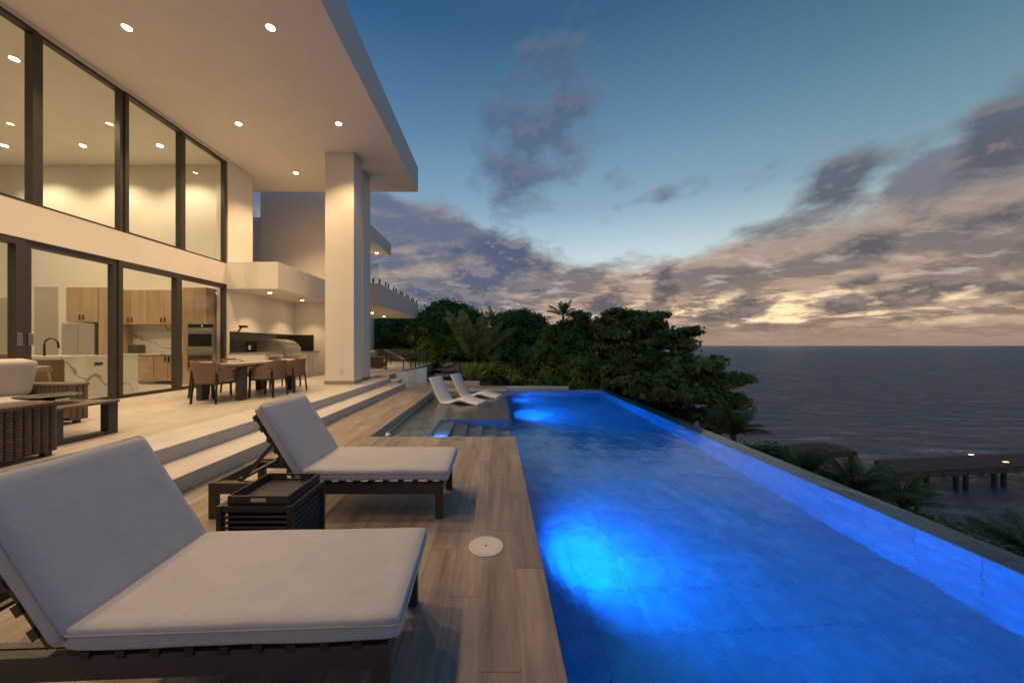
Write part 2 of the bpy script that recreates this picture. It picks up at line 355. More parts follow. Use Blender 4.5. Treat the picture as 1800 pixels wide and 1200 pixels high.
leaf_lite = leaf_mat('leaf_light', (.22,.32,.05), (.52,.60,.12))
leaf_sea = leaf_mat('leaf_seagrape', (.19,.27,.045), (.44,.48,.12))
leaf_palm = leaf_mat('leaf_palm', (.14,.20,.06), (.34,.38,.13))
leaf_purple = leaf_mat('leaf_purple', (.05,.02,.03), (.12,.05,.06))

# ------------------------------------------------------------------ mesh helpers
class MB:
    def __init__(s): s.v = []; s.f = []
    def add(s, vs, fs):
        o = len(s.v); s.v += [tuple(p) for p in vs]; s.f += [tuple(i+o for i in f) for f in fs]; return s
    def box(s, x0, x1, y0, y1, z0, z1):
        x0, x1 = min(x0,x1), max(x0,x1); y0, y1 = min(y0,y1), max(y0,y1); z0, z1 = min(z0,z1), max(z0,z1)
        v = [(x,y,z) for z in (z0,z1) for y in (y0,y1) for x in (x0,x1)]
        return s.add(v, [(0,2,3,1),(4,5,7,6),(0,1,5,4),(2,6,7,3),(0,4,6,2),(1,3,7,5)])
    def tube(s, pts, r, n=8, cap=True):
        pts = [Vector(p) for p in pts]; rs = r if isinstance(r, (list, tuple)) else [r]*len(pts)
        vs = []; up = Vector((0,0,1))
        for i, p in enumerate(pts):
            d = (pts[min(i+1, len(pts)-1)]-pts[max(i-1,0)]).normalized()
            u = d.cross(up if abs(d.z) < .95 else Vector((1,0,0))).normalized(); w = d.cross(u)
            vs += [p+(u*math.cos(2*math.pi*k/n)+w*math.sin(2*math.pi*k/n))*rs[i] for k in range(n)]
        fs = [(i*n+k, i*n+(k+1)%n, (i+1)*n+(k+1)%n, (i+1)*n+k) for i in range(len(pts)-1) for k in range(n)]
        if cap: fs += [tuple(range(n))[::-1], tuple((len(pts)-1)*n+k for k in range(n))]
        return s.add(vs, fs)
    def bar(s, a, b, w, h, up=(0,0,1)):
        a, b = Vector(a), Vector(b); d = (b-a).normalized(); u = Vector(up)
        sd_ = d.cross(u).normalized(); u = sd_.cross(d)
        v = [p+sd_*x*w/2+u*z*h/2 for p in (a,b) for x, z in ((-1,-1),(1,-1),(1,1),(-1,1))]
        return s.add(v, [(0,1,2,3)[::-1],(4,5,6,7),(0,1,5,4)[::-1][::-1],(1,2,6,5),(2,3,7,6),(3,0,4,7)])
    def lathe(s, prof, n=24, c=(0,0,0)):
        vs = [(c[0]+r*math.cos(2*math.pi*k/n), c[1]+r*math.sin(2*math.pi*k/n), c[2]+z) for r, z in prof for k in range(n)]
        fs = [(i*n+k, i*n+(k+1)%n, (i+1)*n+(k+1)%n, (i+1)*n+k) for i in range(len(prof)-1) for k in range(n)]
        return s.add(vs, fs)
    def prism(s, poly, y0, y1):   # poly in xz
        n = len(poly); vs = [(x,y0,z) for x,z in poly]+[(x,y1,z) for x,z in poly]
        return s.add(vs, [tuple(range(n)), tuple(range(2*n-1, n-1, -1))]+[(i, i+n, (i+1)%n+n, (i+1)%n) for i in range(n)])
    def poly(s, pts, z0, z1):     # poly in xy
        n = len(pts); vs = [(x,y,z0) for x,y in pts]+[(x,y,z1) for x,y in pts]
        return s.add(vs, [tuple(range(n))[::-1], tuple(range(n, 2*n))]+[(i, (i+1)%n, (i+1)%n+n, i+n) for i in range(n)])
    def mesh(s, name, smooth=False, bevel=0, seg=2, fix=True):
        me = bpy.data.meshes.new(name); me.from_pydata(s.v, [], s.f)
        if fix or bevel:
            bm = bmesh.new(); bm.from_mesh(me); bmesh.ops.recalc_face_normals(bm, faces=bm.faces)
            if bevel: bmesh.ops.bevel(bm, geom=list(bm.edges), offset=bevel, segments=seg, affect='EDGES', profile=.5, clamp_overlap=True)
            bm.to_mesh(me); bm.free()
        if smooth:
            me.polygons.foreach_set('use_smooth', [True]*len(me.polygons))
            if smooth != 'all':
                try: me.set_sharp_from_angle(angle=R(38))
                except Exception: pass
        me.update(); return me
def link(name, me, m, parent=None):
    if m is not None and len(me.materials) == 0: me.materials.append(m)
    o = bpy.data.objects.new(name, me); C.objects.link(o)
    if parent is not None: o.parent = parent
    return o
def wm(p):
    M = Matrix.Identity(4)
    while p is not None: M = p.matrix_basis @ M; p = p.parent
    return M
def part(name, mb, m, parent, world=False, **k):
    me = mb.mesh(name, **k)
    if world: me.transform(wm(parent).inverted())
    return link(name, me, m, parent)
def thing(name, label, cat, loc=(0,0,0), rz=0, group=None):
    o = bpy.data.objects.new(name, None); C.objects.link(o); o.location = loc; o.rotation_euler = (0,0,rz)
    o.empty_display_size = .2
    o['label'] = label; o['category'] = cat
    if group: o['group'] = group
    return o
def tag(o, label, cat, group=None):
    o['label'] = label; o['category'] = cat
    if group: o['group'] = group
    return o
def struct(name, mb, m, **k):
    o = link(name, mb.mesh(name, **k), m); o['kind'] = 'structure'; return o
def kids(o): return [c for c in C.objects if c.parent == o]
def dup(o, label=None, loc=None, rz=None, parent=None):
    c = o.copy(); C.objects.link(c)
    if parent is not None: c.parent = parent
    if label: c['label'] = label
    if loc is not None: c.location = loc
    if rz is not None: c.rotation_euler = (0,0,rz)
    for k in kids(o): dup(k, parent=c)
    return c
def at(px, py, Yd): return ((px-872)/600*Yd, Yd, 1.5-(py-607)/600*Yd)
def spot(name, loc, aim, watts, col, size=100, blend=.6, rad=.05, parent=None):
    l = bpy.data.lights.new(name, 'SPOT'); l.energy = watts; l.color = col; l.spot_size = R(size); l.spot_blend = blend; l.shadow_soft_size = rad
    o = bpy.data.objects.new(name, l); C.objects.link(o); o.location = loc
    o.rotation_euler = (Vector(aim)-Vector(loc)).to_track_quat('-Z', 'Y').to_euler()
    if parent is not None:
        w = o.matrix_basis.copy(); o.parent = parent; o.matrix_basis = wm(parent).inverted() @ w
    return o
def cushion(w, d, h, puff=.02, seed=0, n=14, rnd=.03):
    """soft rounded pad centred on its base"""
    r = random.Random(seed); me_v = []; fs = []
    bm = bmesh.new(); bmesh.ops.create_cube(bm, size=1)
    bmesh.ops.subdivide_edges(bm, edges=list(bm.edges), cuts=n, use_grid_fill=True)
    from mathutils import noise as mn
    for v in bm.verts:
        p = v.co*2
        hx, hy, hz = w/2, d/2, h/2
        q = Vector((p.x*hx, p.y*hy, p.z*hz))
        c = Vector((max(-(hx-rnd), min(hx-rnd, q.x)), max(-(hy-rnd), min(hy-rnd, q.y)), max(-(hz-rnd*.9), min(hz-rnd*.9, q.z))))
        dlt = q-c
        if dlt.length > 1e-6: q = c+dlt.normalized()*min(dlt.length, rnd) if dlt.length > rnd else c+dlt
        ex = (1-p.x**2); ey = (1-p.y**2)
        q.z += (puff*(ex**.5 if ex > 0 else 0)*(ey**.5 if ey > 0 else 0))*(1 if p.z > 0 else -.3)*abs(p.z)
        nn = mn.noise(Vector((q.x*2.3+seed*7, q.y*2.3, q.z*2)))
        q += Vector((0,0,1))*nn*.006
        q += Vector((mn.noise(q*6+Vector((seed,0,0))), mn.noise(q*6+Vector((0,seed,3))), 0))*.004
        q.z += hz; v.co = q
    me = bpy.data.meshes.new('cushion'); bm.to_mesh(me); bm.free()
    me.polygons.foreach_set('use_smooth', [True]*len(me.polygons)); return me

# ================================================================== SETTING
TZ = .35                                    # terrace level
# sea
m_ = MB()
for a in [(-9000,2.,9000,16000)]:
    m_.add([(-15000,-15000,-5.0),(15000,-15000,-5.0),(15000,20000,-5.0),(-15000,20000,-5.0)], [(0,1,2,3)])
sea = struct('sea', m_, seam, fix=False)
# terrain
def gz(x, y):
    sh = 5.2 + 2.0*math.sin(y*.13+1) + max(0, (y-14))*.25 - max(0, y-40)*.30
    t = max(0, min(1, (x-sh+1.0)/8.0)); t = t*t*(3-2*t)
    b = -.22 if y > 13.4 else -1.7
    b = -1.7+(1.48)*max(0, min(1, (y-11.9)/1.2)) if x > -2.2 else (-1.7+1.48*max(0, min(1, (y-13.9)/.4)))
    if x < -3.0 and y < 14.2: b = -.6
    return b*(1-t)+(-6.2)*t + .10*math.sin(x*1.3+y*.7)*max(0, min(1, (y-15)/4))
m_ = MB(); xs = [-60,-40,-28,-20,-14,-10,-7,-5,-3.5,-2.5,-2,-1,0,1,2,3,3.9]+[4.4+.7*i for i in range(22)]+[22,26,34]
ys = [-12,-8,-5,-3,-1,1,3,5,7,9,11]+[11.6+.5*i for i in range(10)]+[17+1.2*i for i in range(20)]+[44,50,60,75,95]
vs = [(x,y,gz(x,y)) for y in ys for x in xs]; n = len(xs)
m_.add(vs, [(j*n+i, j*n+i+1, (j+1)*n+i+1, (j+1)*n+i) for j in range(len(ys)-1) for i in range(n-1)])
struct('ground', m_, soil, smooth='all')

# terrace slab with real tiles
m_ = MB(); m_.box(-21, -3.74, -6, 12.0, -.5, TZ-.012); m_.box(-21, -4.6, 12.0, 13.4, -.5, TZ-.012); m_.box(-21, -4.2, 13.4, 24.5, -.5, TZ-.012)
terr = struct('terrace', m_, mat('tile_grout', (.43,.40,.36), .8))
me_t = MB().box(.0015, .8985, .0015, .8985, 0, .010).mesh('tile')
me_t.materials.append(terrm)
k = 0
for i in range(5):
    for j in range(17):
        x = -8.22+i*.9; y = -3.0+j*.9
        if y+.9 > 12.01: continue
        if x+.9 > -3.72: continue
        t = link('tile', me_t, None, terr); t.location = (x, y, TZ-.011)
m_ = MB(); m_.box(-21, -8.222, -6, 12, TZ-.011, TZ-.001); m_.box(-8.22, -3.72, -6, -3.002, TZ-.011, TZ-.001); m_.box(-8.22, -4.6, 12.302, 13.4, TZ-.011, TZ-.001)
m_.box(-21, -4.2, 13.402, 24.5, TZ-.011, TZ-.001)
part('tile_field', m_, terrm, terr)
m_ = MB().box(-8.22, -4.6, 12.002, 12.30, TZ-.011, TZ-.001); part('tile_field', m_, terrm, terr)
# steps
m_ = MB(); m_.box(-3.76, -3.20, -6, 12.05, -.4, .175); struct('lower_step', m_, step_m, bevel=.006)
m_ = MB(); m_.box(-4.4, -3.72, -6, 12.0, .1765, TZ); struct('upper_step', m_, step_m, bevel=.006)
m_ = MB(); m_.box(-4.6, -3.95, 12.003, 12.8, -.4, .262); struct('side_step', m_, step_m, bevel=.006)
m_ = MB(); m_.box(-4.6, -3.72, 12.803, 13.5, -.4, .175); struct('side_step', m_, step_m, bevel=.006)

# deck with planks
m_ = MB(); m_.box(-3.22, .29, -2.5, 5.60, -1.2, -.003); m_.box(-3.22, -2.10, 5.60, 13.7, -1.2, -.003); m_.box(-2.10, .34, 11.12, 12.0, -1.2, -.003)
deck = struct('deck', m_, mat('deck_grout', (.52,.46,.39), .85))
pl_cache = {}
def plank(x, y, w, l, rot=False):
    key = (round(w,3), round(l,3))
    if key not in pl_cache:
        me = MB().box(.0017, w-.0017, .0017, l-.0017, 0, .0115).mesh('plank'); me.materials.append(deckm); pl_cache[key] = me
    o = link('plank', pl_cache[key], None, deck); o.location = (x, y, -.0115)
k = 0
for c in range(18):
    x0 = .32-.2*(c+1); wdt = .2
    if x0 < -3.2: wdt = .2-(-3.2-x0); x0 = -3.2
    if wdt < .03: continue
    y = -2.5+((c*.47) % 1.2)-1.2; ymax = 5.625 if x0+.1 > -2.08 else 13.7
    while y < ymax-.01:
        a, b = max(y, -2.5), min(y+1.2, ymax)
        if b-a > .03: plank(x0, a, wdt, b-a)
        y += 1.2
for c in range(4):
    x = -2.08; y = 11.10+.2*c
    while x < .34-.01:
        a, b = x, min(x+1.2, .35)
        key = ('r', round(b-a,3))
        if key not in pl_cache:
            me = MB().box(.0016, b-a-.0016, .0016, .1984, 0, .0115).mesh('plank'); me.materials.append(deckm); pl_cache[key] = me
        o = link('plank', pl_cache[key], None, deck); o.location = (a, y, -.0115+(.10 if c > 0 else 0)); x += 1.2
m_ = MB(); m_.box(-2.08, .35, 11.302, 11.9, -.011, .087); part('raised_edge', m_, coping, deck)

# pool ------------------------------------------------------------------
WZ = -.035; FZ = -1.02; PX0, PX1, PY0, PY1 = .325, 3.54, -3.2, 11.28
m_ = MB()
m_.box(PX0-.02, PX1+.05, PY0, PY1, FZ-.2, FZ-.008)
basin = struct('pool_floor', m_, pgrout)
tl = MB().box(.002, .398, .002, .398, 0, .008).mesh('floor_tile', bevel=.0015, seg=1); tl.materials.append(ptile)
for i in range(8):
    for j in range(36):
        o = link('floor_tile', tl, None, basin); o.location = (PX0+.005+i*.4, PY1-.4*(j+1), FZ-.0075)
m_ = MB(); m_.box(PX1, 3.83, PY0, PY1+.30, -2.2, WZ-.008)
edge = struct('infinity_edge', m_, wetedge, bevel=.01)
me2 = MB().box(0, .008, .0015, .3985, .0015, .3285).mesh('wall_tile', bevel=.002, seg=1); me2.materials.append(ptile)
for j in range(36):
    for k in range(3):
        o = link('wall_tile', me2, None, edge); o.location = (PX1-.0085, PY1-.4*(j+1), FZ+.0+k*.33)
m_ = MB(); m_.box(PX0, PX1, PY1, PY1+.30, -2.2, .012); farw = struct('far_pool_wall', m_, mosaic, bevel=.01)
m_ = MB(); m_.box(PX0-.035, PX0-.003, PY0, 5.61, FZ, -.013); m_.box(PX0-.03, PX0-.002, 7.30, 11.27, -1.5, -.255); struct('near_pool_wall', m_, mosaic)
m_ = MB(); m_.box(PX0, PX1, PY0-.2, PY0, FZ, 0); struct('near_pool_wall', m_, mosaic)
# catch basin below the infinity edge
m_ = MB(); m_.box(3.83, 4.45, PY0, PY1+.4, -2.4, -1.55); m_.box(4.45, 4.60, PY0, PY1+.4, -2.4, -1.2); struct('catch_basin', m_, mat('basin_tile', (.04,.10,.11), .2, var=.3))
# shelf & steps
shz = -.25
m_ = MB(); m_.box(-1.90, PX0-.032, 7.30, 11.10, -1.3, shz-.008); m_.box(-1.90, -1.17, 5.63, 7.30, -1.3, shz-.008)
shelf = struct('sun_shelf', m_, pgrout)
def shelf_tiles(x0, x1, y0, y1, parent, z, nm='shelf_tile'):
    nx = max(1, round((x1-x0)/.4)); ny = max(1, round((y1-y0)/.4)); dx = (x1-x0)/nx; dy = (y1-y0)/ny
    me = MB().box(.004, dx-.004, .004, dy-.004, 0, .008).mesh(nm, bevel=.002, seg=1); me.materials.append(shelftile)
    for i in range(nx):
        for j in range(ny):
            o = link(nm, me, None, parent); o.location = (x0+i*dx, y0+j*dy, z-.0078)
shelftile = pooltile_mat('shelf_tile_mat', (.36,.31,.22), (.54,.48,.37))
shelf_tiles(-1.895, PX0-.034, 7.302, 11.09, shelf, shz); shelf_tiles(-1.895, -1.172, 5.632, 7.298, shelf, shz)
m_ = MB().box(-1.168, PX0-.034, 7.291, 7.2995, -1.3, -.27); part('riser', m_, mosaic, shelf)
for i in range(5):
    x0 = -1.165+i*.295; z = -.40-.17*i
    m_ = MB().box(x0, x0+.294 if i < 4 else PX0+.0, 5.64, 7.288, -1.3, z-.009)
    st = struct('pool_step', m_, pgrout); shelf_tiles(x0+.002, x0+.292, 5.642, 7.286, st, z, 'tread_tile')
# overflow slot on the left
m_ = MB(); m_.box(-2.075, -1.905, 5.63, 11.09, -.6, -.30); struct('overflow_channel', m_, mosaic)
m_ = MB(); m_.box(-1.93, -1.899, 5.64, 11.09, -.5, WZ-.002); m_.box(-1.9, PX0, 11.09, 11.115, -.5, .0); struct('shelf_rim', m_, mosaic)
# water
m_ = MB(); m_.add([(PX0,5.605,WZ),(PX0,PY0,WZ),(3.822,PY0,WZ),(3.822,PY1,WZ),(PX0,PY1,WZ),(PX0,11.095,WZ)], [(0,1,2,3,4,5)])
wat = link('pool_water', m_.mesh('pool_water', fix=False), waterm); wat['kind'] = 'structure'
m_ = MB(); m_.add([(-1.93,5.605,WZ),(PX0,5.605,WZ),(PX0,11.095,WZ),(-1.93,11.095,WZ)], [(0,1,2,3)])
wat = link('shelf_water', m_.mesh('shelf_water', fix=False), waterm2); wat['kind'] = 'structure'
m_ = MB(); m_.add([(-2.075,5.63,-.16),(-1.93,5.63,-.16),(-1.93,11.09,-.16),(-2.075,11.09,-.16)], [(0,1,2,3)])
w2 = link('channel_water', m_.mesh('channel_water', fix=False), waterm); w2['kind'] = 'structure'
# deck face above water, covered by wall; pool lights
def pool_light(x, y, z, dx, dy, label, watts, aim, size=120, both=None):
    r = thing('pool_light', label, 'pool light', (x, y, z), math.atan2(dy, dx), 'blue lights set in the pool walls')
    bz = MB(); bz.lathe([(0,0),(.10,0),(.10,.02),(.075,.025)], 24); me = bz.mesh('bezel', smooth=True); me.transform(Matrix.Rotation(R(90),4,'Y')); link('bezel', me, steel, r)
    ln = MB(); ln.lathe([(.0,.022),(.078,.020)], 24); me = ln.mesh('lens'); me.transform(Matrix.Rotation(R(90),4,'Y')); link('lens', me, lens_blue, r)
    spot('pool_lamp', (x+dx*.06, y+dy*.06, z), aim, watts, (.006,.21,1), size, 1.0, .07, r)
pool_light(PX0-.002, 3.15, -.52, 1, 0, 'glowing blue pool light under the deck edge beside the near lounger', 430, (2.8,3.8,-1.15), 140)
pool_light(PX0-.002, .5, -.52, 1, 0, 'glowing blue pool light nearest the bottom of the photo', 260, (2.6,1.0,-1.2), 150)
pool_light(PX0-.002, 8.6, -.52, 1, 0, 'glowing blue pool light at the drop beside the sun shelf', 400, (2.6,8.8,-1.2), 140)
pool_light(-1.165, 5.95, -.31, 1, .15, 'small glowing blue light above the top pool step', 60, (.2,6.7,-1.), 160)
pool_light(PX0-.002, 10.7, -.52, 1, 0, 'glowing blue pool light furthest back beside the far end wall', 160, (2.8,10.6,-1.1), 140)

# ================================================================== HOUSE
H = thing('modern_house', 'white flat roofed modern house with tall black framed glass wall and deep lit overhang', 'house', (-8.2, 2, TZ))
HX = -8.2
def hp(name, m, mb=None, **k): return part(name, mb, m, H, world=True, **k)
hp('roof_slab', paint, MB().box(-22, -2.9, -7, 12.7, 7.2, 8.1), bevel=.012, seg=2)
hp('wall', paint, MB().box(HX-.25, HX, -7, 10.44, 3.36, 3.985))
hp('wall', paint, MB().box(HX-.25, HX, -7, 10.44, 7.12, 7.198))
hp('wall', paint, MB().box(HX-.35, HX, 10.441, 11.5, TZ, 7.198))
hp('wall', paint, MB().box(HX-.35, HX-.003, 11.502, 13.898, TZ, 4.0))
hp('end_wall', paint, MB().box(-9.6, -5.2, 13.9, 14.12, TZ, 9.6))
hp('canopy', paint, MB().box(HX+.002, -6.63, 10.38, 13.897, 3.22, 4.04), bevel=.008)
hp('vent', plate, MB().box(-6.629, -6.618, 11.6, 11.78, 3.72, 3.86))
c1_ = hp('column', paint, MB().box(-5.05, -4.20, 10.08, 10.66, TZ, 7.198), bevel=.008)
part('baseboard', MB().box(-5.07, -4.18, 10.06, 10.68, TZ+.002, TZ+.11), mat('baseboard', (.30,.27,.24), .5), c1_, world=True, bevel=.004)
part('outlet', MB().box(-4.60, -4.52, 10.062, 10.078, .68, .82), plate, c1_, world=True, bevel=.004)
c2_ = hp('column', paint, MB().box(-5.05, -4.32, 11.12, 11.70, TZ, 7.198), bevel=.008)
part('baseboard', MB().box(-5.07, -4.30, 11.10, 11.72, TZ+.002, TZ+.11), MAT['baseboard'], c2_, world=True, bevel=.004)
# interior shell
hp('interior_wall', paint_in, MB().box(-18, HX-.36, 10.8, 11.0, TZ, 7.45))
hp('interior_wall', paint_in, MB().box(-18.2, -18, -7, 11, TZ, 7.45))
hp('interior_wall', paint_in, MB().box(-18, HX-.25, -7.2, -7, TZ, 7.45))
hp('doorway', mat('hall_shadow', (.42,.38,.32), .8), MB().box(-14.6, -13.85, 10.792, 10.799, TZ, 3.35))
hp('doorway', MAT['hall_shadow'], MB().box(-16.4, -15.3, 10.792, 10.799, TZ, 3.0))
# glazing
def glazed(name, ya, yb, z0, z1, st, top, bot, n=0):
    f = MB(); d0, d1 = HX-.16, HX-.04+.03*(n % 2)
    f.box(d0, d1, ya, ya+st, z0, z1); f.box(d0, d1, yb-st, yb, z0, z1)
    f.box(d0, d1, ya+st, yb-st, z1-top, z1); f.box(d0, d1, ya+st, yb-st, z0, z0+bot)
    fr = hp(name, metal_dark, f)
    xx = (d0+d1)/2
    part('pane', MB().box(xx-.006, xx+.006, ya+st, yb-st, z0+bot, z1-top), glass, fr, world=True)
    return fr
YU = [10.44, 8.98, 7.56, 6.13, 4.70, 3.27, 1.84, .41, -1.02, -2.45]
for i in range(9): glazed('window', YU[i+1], YU[i]-.002, 3.987, 7.118, .078, .06, .05, i)
YL = [10.43, 8.87, 7.43, 5.97, 4.5, 3.05, 1.6, .15, -1.3, -2.7]
for i in range(9):
    fr = glazed('sliding_door', YL[i+1], YL[i]-.002, TZ+.001, 3.358, .085 if i != 3 else .13, .12, .06, i)
    for yy in ([YL[i+1]+.05] if i == 2 else [YL[i]-.09] if i == 3 else []):
        hnd = MB().box(HX-.012, HX+.004, yy-.035, yy+.035, 1.50, 1.72)
        part('handle', hnd, steel, fr, world=True, bevel=.015)
hp('track', metal_dark, MB().box(HX-.20, HX+.06, -7, 10.44, TZ+.0005, TZ+.012))
# downlights
WARM = (1,.645,.325)
WARM2 = (1,.74,.46)
def downlight(x, y, z, watts, size=118, on=True, r=.075, dirx=0, col=None):
    t = MB().lathe([(r*.85,0),(r*1.25,-.004),(r*1.25,-.0)], 24, (x,y,z)); d = hp('downlight', plate, t)
    ln = MB().lathe([(0,-.002),(r*.85,-.0025)], 20, (x,y,z)); part('lamp_lens', ln, lens_warm, d, world=True)
    spot('downlight_lamp', (x,y,z-.03), (x+dirx,y,z-3), watts, col or WARM, size, .55, .05, H)
for yy in (11.3, 8.79, 6.13, 3.47, .8, -1.9):
    for xx in (-6.63, -4.05):
        if yy == 11.3 and xx == -4.05: continue
        downlight(xx, yy, 7.199, {11.3:340, 8.79:330, 6.13:280, 3.47:270, .8:160, -1.9:110}[yy]*.97)
for yy in (11.2, 13.06): downlight(-7.42, yy, 3.219, 75, 96, r=.06)
for xx in (-9.6, -11.8, -14.05):
    for yy in (9.75, 6.8, 3.4): downlight(xx, yy, 7.199, 205, 130, col=WARM2)
hp('black_grille', metal_black, MB().box(-14.2, -12.9, 8.2, 8.26, 7.02, 7.06))
hp('grill_lamp', metal_black, MB().box(-8.10,-7.86,10.74,10.82,2.06,2.13).bar((-8.19,10.78,1.86),(-8.05,10.78,2.07),.035,.035))

# ---- far wing with balcony
Wg = thing('balcony_wing', 'far white wing of the house with lit flat roof and cantilevered balcony', 'building', (-7.5, 18, TZ))
def wp(name, m, mb, **k): return part(name, mb, m, Wg, world=True, **k)
wp('wall', paint, MB().box(-10.5, -9.3, 14.13, 26, TZ, 6.17))
wp('roof_slab', paint, MB().box(-10.5, -5.5, 14.13, 17.9, 6.172, 6.80), bevel=.01)
wp('balcony', paint, MB().box(-9.298, -5.5, 16.06, 24.1, 3.40, 4.42), bevel=.01)
for i in range(6):
    y0 = 16.12+i*1.33
    wp('glass_panel', railglass, MB().box(-5.575, -5.56, y0, y0+1.29, 4.44, 5.40), )
    for q in (.20, 1.10):
        wp('spigot', metal_black, MB().box(-5.60, -5.535, y0+q-.035, y0+q+.035, 4.42, 4.66))
for i in range(2):
    x0 = -7.9+i*1.2; wp('glass_panel', railglass, MB().box(x0, x0+1.15, 16.11, 16.125, 4.44, 5.40))
    for q in (.25, .9): wp('spigot', metal_black, MB().box(x0+q-.03, x0+q+.03, 16.09, 16.15, 4.42, 4.66))
for (x, y, z, w) in ((-6.05, 17.3, 6.171, 120), (-7.25, 20, 3.399, 130), (-7.35, 22.4, 3.399, 130), (-7.0, 17.5, 3.399, 130)):
    t = MB().lathe([(.065,0),(.10,-.004),(.10,0)], 20, (x,y,z)); d = wp('downlight', plate, t)
    part('lamp_lens', MB().lathe([(0,-.002),(.065,-.0025)], 16, (x,y,z)), lens_warm, d, world=True)
    spot('downlight_lamp', (x,y,z-.03), (x,y,z-2), w, WARM, 130, .5, .05, Wg)

# ---- glass railings beyond
def railing(name, pts, z0, h, label, step=1.1, rail=True, g=None):
    a, b = Vector(pts[0]), Vector(pts[1]); L = (b-a).length; n = max(1, round(L/step)); d = (b-a)/n
    r = thing(name, label, 'railing', (a.x, a.y, z0), 0, g)
    for i in range(n+1):
        p = a+d*i; part('post', MB().box(p.x-.022,p.x+.022,p.y-.022,p.y+.022,z0+(p.z-a.z),z0+(p.z-a.z)+h), metal_dark, r, world=True)
    for i in range(n):
        p, q = a+d*i+d.normalized()*.03, a+d*(i+1)-d.normalized()*.03
        zb = z0-a.z
        vs = []
        nrm = Vector((-d.y, d.x, 0)).normalized()*.005
        for s_ in (-1, 1):
            for pp in (p, q): vs += [pp+nrm*s_+Vector((0,0,zb+.06)), pp+nrm*s_+Vector((0,0,zb+h-.03))]
        part('glass_panel', MB().add(vs, [(0,1,3,2),(4,6,7,5),(0,4,5,1),(2,3,7,6),(0,2,6,4),(1,5,7,3)]), railglass, r, world=True)
    if rail: part('handrail', MB().bar(a+Vector((0,0,zb+h)), b+Vector((0,0,zb+h)), .045, .035), metal_dark, r, world=True)
    return r
railing('glass_railing', ((-8.6,21.0,0),(-4.3,21.0,0)), TZ, .92, 'glass railing with dark posts at the far end of the terrace')
railing('glass_railing', ((-4.25,17.0,0),(-4.25,20.9,0)), TZ, .92, 'glass railing along the far terrace side above the stair')
railing('glass_railing', ((-2.7,16.5,-.1),(.2,16.5,-.1)), -.25, .95, 'long low glass fence in front of the garden path', 1.0)
sw = MB().prism([(-4.22,-.25),(-2.9,-.25),(-2.9,.60),(-4.22,.33)], 14.25, 14.45)
tag(link('stair_wall', sw.mesh('stair_wall'), bluewall), 'pale blue sloping stair side wall past the end of the deck', 'wall')
for x_ in (-3.95,-3.45): pass
st = thing('stair_handrail', 'diagonal metal handrail descending in front of the far glass railing', 'handrail', (-5,15.5,TZ))
part('rail_bar', MB().tube([(-5.3,16.2,1.32),(-4.1,15.4,.85)], .025, 8), steel, st, world=True)
for p in ((-5.2,16.13),(-4.2,15.47)): part('post', MB().box(p[0]-.02,p[0]+.02,p[1]-.02,p[1]+.02,TZ,1.28 if p[0] < -5 else .9), metal_dark, st, world=True)
# garden path and walls
m_ = MB(); m_.add([(-3.0,17.2,-.10),(.5,18.2,-.10),(1.5,20.5,-.10),(-3.5,19.4,-.10)], [(0,1,2,3)]); struct('garden_path', m_, pathm, fix=False)
m_ = MB(); m_.add([(-4.0,21.2,-.04),(1.6,22.2,-.04),(2.5,25.5,-.04),(-4.0,24.5,-.04)], [(0,1,2,3)]); struct('garden_path', m_, pathm, fix=False)
o = link('retaining_wall', MB().box(-1.95,-.60,12.3,12.65,-.6,.19).mesh('retaining_wall', bevel=.01), coping); tag(o, 'low pale stone bench wall behind the two white pool loungers', 'wall')
o = link('retaining_wall', MB().box(.10,2.48,11.62,11.85,-1.6,.10).mesh('retaining_wall', bevel=.01), coping); tag(o, 'long low pale stone wall behind the far end of the pool', 'wall')

